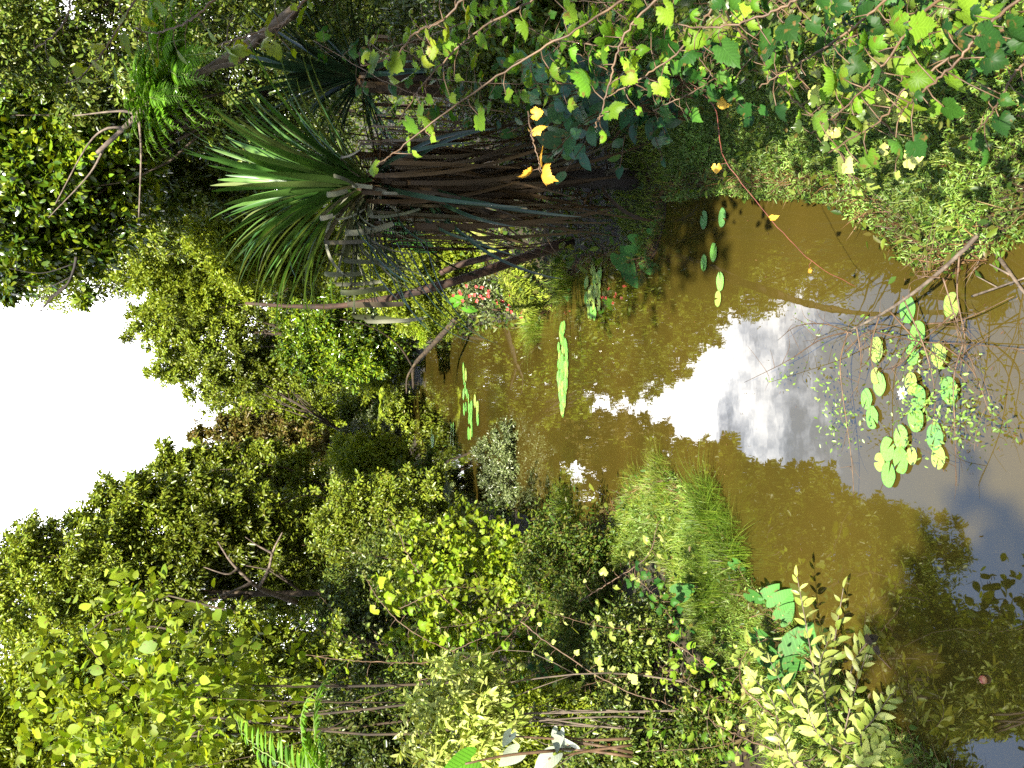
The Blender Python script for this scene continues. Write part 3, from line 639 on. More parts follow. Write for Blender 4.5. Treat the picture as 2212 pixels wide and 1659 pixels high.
WID = np.array([.8, .95, 1, 1, 1, .98, .95, .9, .85, .78, .68, .55, .38, .08])
mb = MB()
for i in range(86):
    az = rng.random() * 6.283; el = math.radians(rng.choice([rng.uniform(58, 92), rng.uniform(25, 60)], p=[.62, .38]))
    L = rng.uniform(.95, 1.35); c = PC + np.array([math.cos(az), math.sin(az), 0]) * .05 + (0, 0, rng.uniform(-.12, .06))
    pts = arch(c, az, el, L, rng.uniform(.25, .95))
    mb.strap(pts, .055 * WID * rng.uniform(.8, 1.1), np.cross((math.cos(az), math.sin(az), 0), (0, 0, 1)), .22)
# long blades leaning out over the water, in the photograph's left part of the fan
for i in range(26):
    az = math.pi + rng.normal() * .55; el = math.radians(rng.uniform(35, 75)); pts = arch(PC, az, el, rng.uniform(1.15, 1.45), rng.uniform(.8, 1.5))
    mb.strap(pts, .05 * WID, np.cross((math.cos(az), math.sin(az), 0), (0, 0, 1)), .22)
mb.build('leaf_fan', M['pand'], root)
mb = MB()
for i in range(150):       # dead blades: out, a sharp crease, then hanging straight down
    az = rng.random() * 6.283; o3 = np.array([math.cos(az), math.sin(az), 0]); r1 = rng.uniform(.08, .5)
    c = PC + (0, 0, rng.uniform(-.5, -.05)); k = c + o3 * r1 + (0, 0, rng.uniform(-.05, .15)); L = rng.uniform(.7, 1.9)
    L = min(L, k[2] - .15)
    dx = rng.normal() * .26; dn = [k + o3 * (.02 + .1 * t * math.sin(i)) + np.array([dx * t * t, 0, -L * t]) for t in np.linspace(.01, 1, 10)]
    tw = rng.normal() * .5; sd = np.cross(o3, (0, 0, 1)) + o3 * tw
    mb.strap(np.vstack([[c, c + (k - c) * .5, k], dn]), rng.uniform(.018, .045) * np.array([.9, 1, 1, 1, 1, 1, 1, .95, .9, .8, .7, .5, .2]), sd, .15)
for i in range(30):       # curling older leaves round the foot
    az = rng.random() * 6.283; q_ = pb + (0, 0, rng.uniform(.1, .9)); pts = arch(q_, az, rng.uniform(-.2, .6), rng.uniform(.4, .8), rng.uniform(1.2, 2.2)); pts[:, 2] = np.maximum(pts[:, 2], .03)
    mb.strap(pts, .045 * WID, np.cross((math.cos(az), math.sin(az), 0), (0, 0, 1)), .2)
mb.build('dead_leaf_skirt', M['dead'], root)
mb = MB()
for i in range(34):       # older dark green blades drooping outwards in front of the skirt
    az = math.pi * 1.2 + rng.normal() * .9; pts = arch(PC + (0, 0, rng.uniform(-.5, -.1)), az, rng.uniform(-.5, .5), rng.uniform(.9, 1.6), rng.uniform(.9, 1.7)); pts[:, 2] = np.maximum(pts[:, 2], .1)
    mb.strap(pts, .036 * WID, np.cross((math.cos(az), math.sin(az), 0), (0, 0, 1)), .2)
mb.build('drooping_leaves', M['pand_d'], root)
mb = MB()
for (x, y, L, hang) in ((725, 470, .3, .25), (745, 500, .45, .3), (700, 520, .5, .3), (720, 545, .55, .35), (745, 560, .6, .3), (700, 590, .7, .25), (725, 610, .75, .4), (735, 630, .8, .35), (760, 620, .75, .4), (750, 655, .9, .4), (765, 680, .95, .4), (790, 690, 1.0, .35),
                        (830, 415, .1, .4), (800, 465, .2, .45), (720, 380, .1, .18), (760, 400, .1, .25), (690, 470, .3, .12), (880, 470, .3, .5), (735, 340, .12, .2), (705, 420, .1, .15)):
    k = at(x, y, 7.6 - .25 - rng.random() * .3); c = PC + (0, 0, -.1)
    o3 = k - c; o3 /= np.linalg.norm(o3); sd = np.cross(o3, (0, .3, 1)) + np.array([.5, 0, 0]); ln = hang * rng.uniform(.6, 1.2); dx = rng.normal() * .05
    pts = [c, c + (k - c) * .5 + (0, 0, .04), k - o3 * .02, k, k + o3 * .012 + (0, 0, -.015)] + [k + o3 * .015 + np.array([dx * t * t, 0, -ln * t]) for t in (.2, .4, .6, .8, 1.)]
    mb.strap(pts, .044 * np.array([.5, .7, .95, 1, 1, 1, 1, .95, .9, .8]) * rng.uniform(.7, 1.1), (1, rng.normal() * .8, 0), .12)
for i in range(22):
    az = math.pi * 1.05 + rng.normal() * .5; pts = arch(PC + (0, 0, rng.uniform(-.25, 0)), az, rng.uniform(.1, .75), rng.uniform(.8, 1.25), rng.uniform(1.9, 2.9)); pts += np.array([0, 0, 1]) * 0
    mb.strap(pts, .03 * WID, np.cross((math.cos(az), math.sin(az), 0), (0, 0, 1)) + rng.normal(size=3) * .4, .2)
mb.build('folded_leaf', M['folded'], root)
# the second plant behind it: its deep shade is put into the blade colour
c2 = at(790, 165, 8.6); b2 = np.array([c2[0], 8.6, float(gz(c2[0], 8.6))])
root = thing('screw_pine', 'second strap-leaved plant standing in deep shade at the right', 'screw pine', b2)
mb = MB(); mb.tube(spline([b2 - (0, 0, .1), (b2 + c2) / 2 + (.1, 0, 0), c2], 8), np.linspace(.09, .06, 8), 8); mb.build('trunk', M['bark_dark'], root)
mb = MB()
for i in range(80):
    az = rng.random() * 6.283; pts = arch(c2, az, math.radians(rng.uniform(-20, 88)), rng.uniform(.8, 1.3), rng.uniform(.4, 1.3))
    mb.strap(pts, .05 * WID, np.cross((math.cos(az), math.sin(az), 0), (0, 0, 1)), .2)
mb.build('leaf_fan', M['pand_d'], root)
mb = MB()
for i in range(26):
    az = rng.random() * 6.283; o3 = np.array([math.cos(az), math.sin(az), 0]); k = c2 + o3 * rng.uniform(.1, .4) + (0, 0, rng.uniform(-.3, .1)); L = min(rng.uniform(.7, 1.6), k[2] - .2)
    mb.strap([c2, (c2 + k) / 2, k] + [k + o3 * .02 + np.array([0, 0, -L * t]) for t in np.linspace(.02, 1, 8)], .05 * np.array([.8, 1, 1, 1, 1, 1, 1, .9, .8, .6, .2]), np.cross(o3, (0, 0, 1)), .15)
mb.build('dead_leaf_skirt', M['dead'], root)

# ---------------------------------------------------------------- dead wood
def wood(name, label, cat, stems, mat, extra=None, part=None):
    """stems: list of (control points, r0, r1); the first is the thing itself, the rest its side branches"""
    c0 = np.asarray(stems[0][0], float); root = thing(name, label, cat, c0[0])
    mb = MB(); pts = spline(stems[0][0], 16); r_ = np.linspace(stems[0][1], stems[0][2], 16) * (1 + .12 * np.sin(np.arange(16) * 2.3)); mb.tube(pts, r_, 8); mb.build('stem', M[mat], root)
    if len(stems) > 1:
        for ctrl, a, b_ in stems[1:]:
            mb = MB(); mb.tube(spline(ctrl, 12), np.linspace(a, b_, 12), 6); mb.build('branch', M[mat], root)
    return root
A = lambda *q: [at(*k) for k in q]
wood('dead_trunk', 'bare red-brown trunk with a pointed top leaning beside the green leaf fan', 'dead trunk', [(A((1235, 520, 9.4), (1120, 560, 9.2), (1000, 602, 9.0), (860, 640, 9.0), (740, 660, 9.0), (640, 662, 9.0), (530, 655, 9.0)), .055, .012),
     (A((1100, 545, 9.5), (1000, 570, 9.6), (950, 590, 9.6)), .035, .03)], 'bark_red')
wood('fallen_branch', 'dark thick branch reaching down to the water from the right bank under the shiny shrub', 'branch', [(A((985, 690, 17.5), (935, 745, 18.5), (895, 790, 19.5), (893, 838, 20)), .06, .025), (A((900, 780, 19.3), (880, 815, 19.5), (878, 850, 19.6)), .03, .012),
     (A((893, 795, 19.5), (860, 745, 19), (800, 705, 18.5), (735, 690, 18)), .02, .012)], 'bark')
wood('tilted_trunk', 'grey-brown leaning trunk carrying the fern at the upper right', 'trunk', [(A((640, 20, 8.2), (560, 80, 8.2), (450, 150, 8.2), (370, 190, 8.2), (325, 222, 8.2), (270, 275, 8.4), (210, 330, 8.6)), .05, .016),
     (A((270, 275, 8.4), (225, 280, 8.5), (185, 320, 8.6), (120, 440, 8.9)), .012, .005), (A((300, 250, 8.3), (260, 240, 8.4), (160, 250, 8.6)), .014, .005), (A((225, 320, 8.6), (190, 380, 8.8), (105, 470, 9)), .011, .004),
     (A((560, 80, 8.2), (520, 130, 8), (470, 145, 8), (420, 160, 8)), .03, .012), (A((300, 255, 8.3), (305, 330, 8.4), (300, 470, 8.6)), .012, .006)], 'bark_pale')
wood('bare_branch', 'bare drooping branch with fine curved twigs hanging against the white sky', 'branch', [(A((165, 555, 11.5), (160, 580, 11.5), (145, 615, 11.5), (120, 640, 11.5)), .02, .008)] +
     [(A((145 - i * 8, 612 + i * 6, 11.5), (110 - i * 6, 640 + i * 9, 11.5), (40 + i * 8, 640 + i * 13, 11.5)), .008, .003) for i in range(5)] + [(A((160, 570, 11.5), (90, 590, 11.5), (20, 580, 11.5)), .007, .003), (A((150, 600, 11.5), (100, 620, 11.6), (30, 612, 11.5)), .007, .003)], 'bark_dark')
wood('forked_trunk', 'pale forked trunk in the middle of the dark left trees', 'trunk', [(A((640, 1300, 15.1), (570, 1275, 14.8), (540, 1255, 14.6), (500, 1215, 14.5), (470, 1170, 14.5)), .045, .01), (A((545, 1258, 14.6), (520, 1270, 14.5), (470, 1290, 14.4)), .03, .01),
     (A((560, 1268, 14.6), (580, 1230, 14.5), (590, 1190, 14.4), (610, 1150, 14.3)), .03, .01), (A((515, 1228, 14.5), (490, 1240, 14.4), (440, 1225, 14.4)), .02, .006), (A((588, 1195, 14.4), (560, 1180, 14.4), (530, 1160, 14.3)), .02, .006)], 'bark_pale')
wood('snag', 'mossy broken snag with twigs sticking out of the middle of the pond', 'snag', [(A((1440, 905, 9.0), (1418, 922, 9.0), (1398, 940, 9.05)), .03, .022)] + [(A((1415, 925, 9), (1400 + dx * .5, 925 + dy * .5, 9), (1400 + dx, 925 + dy, 9.0)), .006, .002) for dx, dy in ((-30, -60), (40, -70), (-50, 20), (20, 40), (60, 30), (-45, -30), (55, -35))], 'moss_bark')
# mossy roots / trunk on the right bank
r0 = wood('mossy_stump', 'leaning mossy yellow-green trunk fork with roots at the right waterside', 'stump', [(A((1195, 650, 11.6), (1150, 640, 11.6), (1110, 590, 11.8), (1070, 540, 12), (1020, 490, 12.3)), .10, .06), (A((1140, 672, 11.5), (1115, 640, 11.6), (1095, 600, 11.8), (1090, 560, 12)), .05, .05), (A((1180, 610, 11.6), (1150, 580, 11.8), (1110, 560, 12)), .06, .05)], 'moss_bark')
rng = np.random.default_rng(90); mb = MB(); pts = np.vstack([spline(A((1190, 645, 11.5), (1150, 640, 11.5), (1110, 590, 11.7), (1070, 540, 11.9)), 500), spline(A((1140, 672, 11.4), (1115, 640, 11.5), (1095, 600, 11.7)), 300)])
pts = np.repeat(pts, 4, 0); k = len(pts); u = rnd_unit(rng, k); pts = pts + u * .1
mb.leaves(HEXN, pts, u + np.array([0, 0, -.7]), u + .5 * rnd_unit(rng, k), .05 * (.5 + rng.random(k))); mb.build('moss', M['moss'], r0)

# red-flowered shrub beside the mossy roots
root = tree('flowering_shrub', 'small dark-leaved shrub dotted with red flowers beside the mossy roots', 'shrub', (985, 1150, 595, 690), 12.6, 'silver', 3600, .055, 40, seed=93, stems=4, ry=.35)
rng = np.random.default_rng(94)
for i in range(30):
    t_ = rng.random(); q_ = at(985 + 150 * t_ + rng.normal() * 14, 615 + 55 * t_ + rng.normal() * 14, 12.25); mb = MB()
    a = rng.random() * 6.283
    for k in range(5):
        dd = np.array([[math.cos(a + k * 1.257), -.25, math.sin(a + k * 1.257)]]); mb.leaves(HEXW, [q_ - dd[0] * .003], dd, np.array([[0, -1, .4]]), [.03 * rng.uniform(.6, 1.1)])
    mb.build('flower', M['red'], root)

# ---------------------------------------------------------------- vines
def vine(label, ctrl, n, size, mat='vine', seed=1, r=.005, stem='stem_brown', T=(LOBED, LOBED2, LOBED3, LOBED4, LOBED5), tilt=(-.12, -.12, 1.0), jit=.34, name='vine', cat='vine', group=None, spread=.09):
    rng = np.random.default_rng(seed); n, size = (int(n * 1.15), size * .8) if size > .068 else (n, size)
    P_ = spline(A(*ctrl), 40); P_[1:-1] += rng.normal(size=(38, 3)) * r * .5; root = thing(name, label, cat, P_[0], group)
    mb = MB(); mb.tube(P_, np.linspace(r, r * .45, 40), 6)
    lf = MB()
    for i in range(n):
        j = int((i + .5 + rng.uniform(-.3, .3)) / n * 39); j = min(39, max(0, j)); p0 = P_[j]
        sgn = 1 if i % 2 else -1
        tan = P_[min(39, j + 1)] - P_[max(0, j - 1)]; tan /= np.linalg.norm(tan)
        sd = np.cross(tan, (0, -.4, 1)); sd /= np.linalg.norm(sd)
        e = p0 + sgn * sd * spread * rng.uniform(.4, 1) + rng.normal(size=3) * spread * .3
        mb.tube([p0, (p0 + e) / 2 + (0, 0, .008), e], [r * .4, r * .35, r * .3], 5)
        nr = np.array(tilt) + rng.normal(size=3) * jit; d = sgn * sd + rng.normal(size=3) * .4; d[2] -= .35
        lf.leaves(T[rng.integers(len(T))], [e], d[None], nr[None], [size * rng.uniform(.45, 1.25)], [rng.uniform(.75, 1.1)])
    mb.build('stem', M[stem], root); lf.build('foliage', M[mat], root)
    return root
RV = 'lobed-leaf vines on the right'
vine('long slender vine stem with paired bright leaves crossing before the skirt of dead leaves', [(1440, -60, 3.2), (1250, 60, 3.3), (1130, 130, 3.4), (1000, 215, 3.5), (870, 315, 3.6), (830, 348, 3.6)], 13, .105, seed=1, group=RV)
vine('straight vine shoot with narrow-looking leaves at the right edge above the ribbed leaves', [(1480, -60, 2.9), (1360, 60, 3.0), (1325, 150, 3.05), (1300, 240, 3.1), (1285, 275, 3.1)], 10, .10, seed=2, group=RV)
vine('bare-tipped vine with two crisp bright leaves near the lower right corner', [(2110, -60, 2.5), (1995, 30, 2.5), (1930, 110, 2.5), (1880, 175, 2.55), (1800, 260, 2.7)], 11, .095, seed=3, group=RV)
vine('vine stem hanging across the grass at lower right with a cluster of pale leaves', [(2220, 40, 2.5), (2080, 110, 2.5), (1960, 190, 2.6), (1900, 260, 2.7), (1790, 330, 2.9)], 16, .09, seed=4, group=RV)
vine('upper right vine with yellow toothed leaves above the bright fern', [(700, -60, 3.4), (640, 20, 3.4), (590, 60, 3.5), (520, 80, 3.5), (470, 100, 3.5)], 15, .085, 'yellow', 5, group=RV)
vine('yellow-leaved vine along the right edge level with the leaf fan', [(1050, -60, 3.3), (960, 40, 3.4), (900, 70, 3.5), (850, 120, 3.6), (780, 140, 3.6)], 18, .085, 'yellow', 6, group=RV)
vine('leafy vine at the right edge above the skirt of dead leaves', [(1250, -60, 3.3), (1130, 10, 3.4), (1040, 60, 3.5), (960, 130, 3.6), (900, 200, 3.7), (860, 265, 3.8)], 18, .085, 'vine', 7, group=RV)
vine('thin vine with scalloped lime leaves beside the dark ribbed leaves', [(1640, -60, 2.8), (1540, 20, 2.9), (1480, 100, 3.0), (1400, 160, 3.1), (1310, 210, 3.2)], 14, .08, 'vine', 8, group=RV)
vine('dark shaded vine at the lower right corner', [(2250, -40, 2.2), (2130, 60, 2.25), (2060, 140, 2.3), (1990, 200, 2.4), (1940, 250, 2.5)], 16, .10, 'vine_shade', 9, group=RV)
vine('vine in shaded green hanging behind the crisp bright leaves', [(1960, -60, 2.7), (1880, 30, 2.75), (1800, 90, 2.8), (1720, 140, 2.9), (1640, 190, 3.0)], 18, .10, 'vine_shade', 10, group=RV)
vine('pale-leaved vine draped down to the waterline at the right', [(1700, 120, 3.4), (1760, 220, 3.6), (1800, 290, 3.8), (1830, 360, 4.0), (1860, 395, 4.1)], 20, .08, 'pale', 11, group=RV)
vine('short vine with yellowing leaves on the grassy right bank', [(1900, 130, 3.0), (1880, 220, 3.1), (1930, 290, 3.2), (1950, 340, 3.3)], 14, .075, 'pale', 12, group=RV)
vine('vine on the grass at right with mixed green leaves', [(1560, 20, 3.3), (1640, 120, 3.4), (1700, 200, 3.5), (1760, 250, 3.5), (1830, 260, 3.5)], 20, .085, 'vine', 13, group=RV)
vine('short vine with dim leaves at the right end of the lower edge', [(2260, 100, 2.6), (2200, 150, 2.6), (2150, 230, 2.7), (2100, 300, 2.9)], 12, .085, 'vine_shade', 14, group=RV)
vine('shaded vine leaves near the middle of the right edge', [(1800, -60, 2.6), (1700, 10, 2.7), (1600, 50, 2.8), (1500, 60, 2.9), (1420, 40, 3.0)], 18, .10, 'vine_shade', 15, group=RV)
vine('thin red stem curving from the right bank over the brown water with few orange leaves', [(1500, 190, 3.8), (1545, 235, 3.8), (1560, 330, 3.9), (1605, 400, 3.9), (1680, 490, 3.9), (1760, 570, 3.9), (1850, 620, 3.9)], 4, .05, 'ochre', 16, .0024, 'stem_red', spread=.03)
vine('dead hanging twig with yellow and orange leaves before the skirt of dead leaves', [(1140, 240, 3.6), (1150, 300, 3.6), (1165, 350, 3.6), (1170, 370, 3.6)], 6, .065, 'ochre', 17, .0035, group=None, spread=.04)
vine('upper right spray of round yellow leaves against the dark tree wall', [(330, -60, 4.2), (280, 20, 4.3), (230, 100, 4.4), (180, 160, 4.5), (140, 180, 4.5)], 20, .10, 'yellow', 18, T=(OVALW, LOBED2), group=RV)
vine('small yellow spray near the upper right corner', [(140, -60, 4.2), (150, 20, 4.3), (120, 70, 4.4), (70, 110, 4.5)], 9, .08, 'yellow', 19, T=(OVALW,), group=RV)
vine('hanging vine with round lime leaves beside the fern', [(520, -60, 4.0), (440, 20, 4.0), (380, 60, 4.1), (320, 70, 4.2), (290, 60, 4.2)], 14, .09, 'yellow', 20, T=(OVALW,), group=RV)
LV = 'lobed-leaf vines on the left'
vine('arching vine with a chain of bright small leaves across dark ground on the left bank', [(1120, 1340, 6.3), (1200, 1400, 6.2), (1290, 1460, 6.1), (1370, 1500, 6.0), (1440, 1520, 5.9), (1530, 1570, 5.7)], 20, .085, 'pale', 21, group=LV)
vine('vine with pale clustered leaves above the water at the lower left', [(1690, 1560, 4.9), (1640, 1520, 4.9), (1600, 1470, 5.0), (1610, 1410, 5.1), (1660, 1380, 5.1)], 26, .065, 'pale', 22, group=LV)
vine('pale vine in the bottom left corner of the bank', [(1800, 1700, 4.4), (1720, 1640, 4.5), (1620, 1600, 4.7), (1540, 1560, 5.0), (1500, 1520, 5.2)], 24, .07, 'pale', 23, group=LV)
vine('vine shoot with paired yellow leaves poking from the top of the vine thicket', [(1000, 1330, 8.3), (900, 1230, 8.3), (860, 1150, 8.3), (838, 1120, 8.3)], 12, .12, 'yellow', 24, group=LV)
vine('second yellow shoot on the left of the vine thicket', [(1050, 1440, 7.6), (900, 1370, 7.6), (830, 1310, 7.7), (790, 1250, 7.8)], 14, .11, 'yellow', 25, group=LV)
vine('upright straight shoot with a few lime leaves at the left', [(960, 1430, 6.5), (860, 1432, 6.5), (740, 1425, 6.5), (660, 1415, 6.5)], 12, .085, 'yellow', 26, group=LV)
vine('low vine trailing with lime leaves along the inner left shore', [(1060, 1420, 8), (1150, 1310, 8.3), (1200, 1230, 8.5), (1240, 1180, 8.8), (1190, 1120, 9)], 20, .10, 'yellow', 27, group=LV)
vine('faint vine with pale leaves on the shaded left slope', [(1250, 1300, 7.2), (1330, 1250, 7.0), (1400, 1200, 6.9), (1420, 1130, 6.9)], 16, .075, 'pale', 28, group=LV)

rg = random.Random(31)
for i in range(22):        # creepers woven through the thickets; nothing in the picture tells one from the next
    if i < 12: x, y, Yd = rg.uniform(960, 1600), rg.uniform(1250, 1640), 0
    else: x, y, Yd = rg.uniform(760, 1060), rg.uniform(1150, 1480), 2.5
    Y0 = Yd + 7.4 - (x - 960) * .0032 * (i < 12); a, ln = rg.uniform(-.9, .9) + (3.14 if rg.random() < .5 else 0), rg.uniform(90, 200)
    vine('small-leaved creeper trailing through the tangled thicket on the left bank', [(x - ln * math.cos(a), y - ln * math.sin(a), Y0), (x, y + rg.uniform(-30, 30), Y0 - .1), (x + ln * math.cos(a), y + ln * math.sin(a), Y0)], 34, .055, rg.choice(['vine', 'lime', 'pale', 'vine_shade']), 200 + i, .003, group='creepers in the left bank thicket', spread=.06)
for i in range(26):
    x, y = rg.uniform(820, 2150), rg.uniform(-20, 190); Y0 = 4.6 - (x - 820) * .0013; a, ln = rg.uniform(-.8, .8) + (3.14 if rg.random() < .5 else 0), rg.uniform(90, 220)
    vine('shaded creeper woven through the dark thicket along the right edge', [(x - ln * math.cos(a), y - ln * math.sin(a), Y0), (x, y + rg.uniform(-30, 30), Y0 - .1), (x + ln * math.cos(a), y + ln * math.sin(a) - 30, Y0)], 34, .06, rg.choice(['vine_shade', 'vine_shade', 'vine', 'dark']), 300 + i, .003, group='creepers in the right bank thicket', spread=.07)

# ribbed-leaf shrub on the right bank
def sprays(name, label, cat, base, data, T, mat, size, stem='stem_brown', r=.006, seed=3, n=18, group=None):
    rng = np.random.default_rng(seed); root = thing(name, label, cat, base, group)
    mb, lf = MB(), MB()
    for ctrl in data:
        P_ = spline(A(*ctrl), 26); mb.tube(P_, np.linspace(r, r * .35, 26), 6)
        for i in range(n):
            j = 6 + int((i + rng.random()) / n * 19.5); j = min(25, j); tan = P_[min(25, j + 1)] - P_[j - 1]; tan /= np.linalg.norm(tan)
            ph = i * 2.4 + rng.normal() * .4; s1 = np.cross(tan, (.1, .3, 1)); s1 /= np.linalg.norm(s1); s2 = np.cross(tan, s1)
            sd = s1 * math.cos(ph) + s2 * math.sin(ph); d = sd + tan * .7; nr = tan * .5 - sd * .2 + np.array([-.3, -.5, .9]) + rng.normal(size=3) * .25
            if i == n - 1: d = tan
            lf.leaves(T, [P_[j] + sd * .004], d[None], nr[None], [size * rng.uniform(.7, 1.15) * (1 - .35 * (j > 21))])
    mb.build('stem', M[stem], root); lf.build('foliage', M[mat], root)
    return root
RBASE = np.array([2.1, 5.6, float(gz(2.1, 5.6))])
rg = random.Random(4)
D = []
for i in range(20):
    x, y, Yd = rg.uniform(1060, 1460), rg.uniform(130, 390), rg.uniform(4.6, 5.6)
    D.append([(1480 + rg.uniform(-20, 40), 200 + rg.uniform(-60, 60), 5.6), ((1480 + x) / 2 - 40, (200 + y) / 2 - 20, (Yd + 5.6) / 2), (x, y, Yd)])
sprays('ribbed_leaf_shrub', 'shrub with dark bluish deeply ribbed leaves at the foot of the right bank', 'shrub', RBASE, D, OVALW, 'ribbed', .13, n=9, seed=8)
# pale-leaved willowy shrub at the lower left
SB = on(1900, 1600); SB[2] = .05
D = [[(1790, 1500, 4.6), (1765, 1476, 4.6), (1742, 1353, 4.7), (1722, 1246, 4.7)], [(1810, 1530, 4.5), (1792, 1480, 4.5), (1802, 1390, 4.5), (1822, 1270, 4.5)], [(1860, 1600, 4.3), (1825, 1600, 4.3), (1838, 1523, 4.3), (1872, 1410, 4.3)],
     [(1880, 1660, 4.1), (1852, 1653, 4.1), (1890, 1630, 4.1), (1935, 1600, 4.05)], [(1870, 1640, 4.2), (1860, 1590, 4.2), (1890, 1550, 4.15), (1925, 1500, 4.1)], [(1830, 1480, 4.4), (1850, 1420, 4.4), (1885, 1375, 4.35), (1930, 1325, 4.3)],
     [(1760, 1640, 4.6), (1692, 1640, 4.6), (1672, 1523, 4.7), (1615, 1450, 4.8)], [(1800, 1620, 4.5), (1740, 1560, 4.5), (1700, 1500, 4.5), (1660, 1420, 4.5)], [(1840, 1640, 4.3), (1780, 1600, 4.3), (1750, 1550, 4.3), (1740, 1480, 4.4)],
     [(1780, 1690, 4.4), (1720, 1660, 4.4), (1690, 1600, 4.4), (1660, 1560, 4.5)], [(1900, 1690, 4.0), (1950, 1660, 4.0), (1990, 1640, 4.0), (2030, 1625, 4.0)], [(1790, 1560, 4.4), (1780, 1500, 4.4), (1770, 1440, 4.45), (1790, 1380, 4.5)]]
sprays('willowy_shrub', 'near shrub with shining pale lance-shaped leaves leaning over the brown water at the lower left', 'shrub', SB, D, t_oval(.19, .2, .2), 'pale', .085, 'bark_pale', .005, 9, 27)

# ---------------------------------------------------------------- heart-shaped leaves (taro)
def taro(label, leaves, mat='taro', name='taro_plant'):
    l0 = at(*leaves[0][:3]); b = np.array([l0[0], l0[1] + .08, 0]); b[2] = max(0, float(gz(b[0], b[1])), l0[2] - .45)
    leaves = [(a_, b_, c_, d_ * .85, e_) for a_, b_, c_, d_, e_ in leaves]; root = thing(name, label, 'taro plant', b); rng = np.random.default_rng(int(leaves[0][0]))
    st = MB()
    for (x, y, Yd, size, ang) in leaves:
        q_ = at(x, y, Yd); d = np.array([math.cos(ang), -.25, math.sin(ang)]); nr = np.array([-.15, -.55, .8]) + rng.normal(size=3) * .15
        st.tube(spline([b + rng.normal(size=3) * .02 * np.array([1, 1, 0]), (b + q_) / 2 + (0, .03, .02), q_], 8), np.linspace(.009, .005, 8), 6)
        lf = MB(); lf.leaves(HEART, [q_ - d * size * .2], d[None], nr[None], [size]); lf.build('leaf', M[mat], root)
    st.build('stalks', M['stem_brown' if mat != 'taro' else 'stem_green'], root)
taro('heart-leaved plant with four small leaves at the shore below the left mound', [(1627, 1289, 5.35, .13, -2.2), (1660, 1288, 5.3, .14, -.6), (1685, 1303, 5.2, .17, -.7), (1692, 1330, 5.15, .14, -.6)])
taro('heart-leaved plant with one large spread leaf behind the pale willowy shrub', [(1725, 1400, 4.95, .26, -.5), (1660, 1420, 5.1, .17, -2.4), (1690, 1455, 4.95, .2, -.6), (1640, 1375, 5.2, .15, -2.2)])
taro('two small heart leaves in the grass of the left mound', [(1470, 1280, 6.2, .17, -1.2), (1590, 1220, 5.8, .12, -2.3)])
taro('dark heart-leaved plant under the strap-leaved plant at the waterline', [(1345, 560, 8.0, .26, -2.6), (1375, 530, 7.8, .24, -1.9), (1400, 575, 7.7, .2, -2.4), (1420, 495, 7.5, .2, -2.0), (1360, 590, 8.1, .22, -2.8)])
taro('broad bright leaf cut by the left edge of the bank', [(1005, 1650, 4.6, .19, 1.9)], 'taro_b')
taro('large torn whitish leaves glaring in the sun at the left edge', [(1185, 1640, 4.8, .17, 2.2), (1225, 1610, 4.9, .15, .9), (1205, 1590, 4.9, .12, 2.9), (1110, 1630, 4.9, .14, 2.0), (1100, 1590, 4.9, .09, 2.4)], 'taro_glare')
taro('big drooping green leaves showing behind the skirt of dead leaves', [(855, 500, 8.6, .32, -2.4), (900, 520, 8.8, .3, -2.2)], 'taro_b')
taro('leaves of a heart-leaved plant beside the leaning dead trunk', [(1010, 665, 12.5, .2, -2), (985, 650, 12.6, .22, -.9)], 'taro_b')
taro('dull heart leaf by the red-flowered shrub', [(1235, 640, 10.6, .22, -2.2), (1215, 625, 10.8, .16, -1.2)])

# ---------------------------------------------------------------- ferns
def fern(label, base, fronds, mat='fern', seed=1, name='fern'):
    rng = np.random.default_rng(seed); root = thing(name, label, 'fern', base); st, lf = MB(), MB()
    for (az, el, L, bend, w) in fronds:
        P_ = arch(base, az, el, L, bend, 34); P_[1:] += rng.normal(size=(33, 3)) * .004; st.tube(P_, np.linspace(.006, .0015, 34) * L, 5)
        tan = np.gradient(P_, axis=0); tan /= np.linalg.norm(tan, axis=1, keepdims=True)
        side = np.cross(tan, np.array([0, 0, 1.0])); side /= (np.linalg.norm(side, axis=1, keepdims=True) + 1e-6); nr = np.cross(side, tan)
        k = np.arange(3, 34); tt = k / 33; ln = w * np.sin(np.pi * np.clip(tt * .93 + .07, 0, 1) ** .7) ** .8 + .004
        for sg in (1, -1):
            lf.leaves(t_hex(.085), P_[k], sg * side[k] + tan[k] * .35 - np.array([0, 0, .15]), nr[k] + rng.normal(size=(len(k), 3)) * .12, ln)
    st.build('stalks', M['stem_green'], root); lf.build('fronds', M[mat], root)
rng = np.random.default_rng(3)
fern('bright green fern clump growing on the leaning trunk at the upper right', at(335, 205, 8.1), [(rng.uniform(0, 6.28), rng.uniform(-.3, 1.1), rng.uniform(.35, .62), rng.uniform(.9, 1.9), .09) for i in range(34)], seed=2)
fern('hanging fern below the leaning trunk in front of the glossy tree', at(385, 130, 8.0), [(rng.uniform(0, 6.28), rng.uniform(-.2, 1.0), rng.uniform(.5, .85), rng.uniform(1.0, 2.0), .11) for i in range(30)], seed=3)
b = at(720, 1690, 5.0)
fern('large arching fern frond catching the light at the left edge', b, [(2.2, .9, .95, 1.5, .14), (1.7, .6, .8, 1.4, .13), (.6, .5, .7, 1.8, .13), (-.3, .7, .6, 1.6, .12), (1.2, 1.1, .8, 1.0, .13)], seed=4)
fern('small pale fern over the dark bank beyond the leaning small-leaved shrub', at(985, 1085, 15.5), [(a, .6, .7, 1.4, .16) for a in (3.9, 4.6, 5.3, .4, 1.2)], 'silver', 5)
fern('fern hanging at the far end of the pond', at(830, 865, 31), [(a, .5, 1.3, 1.6, .3) for a in (3.4, 4.2, 5, 5.8)], 'bright', 6)

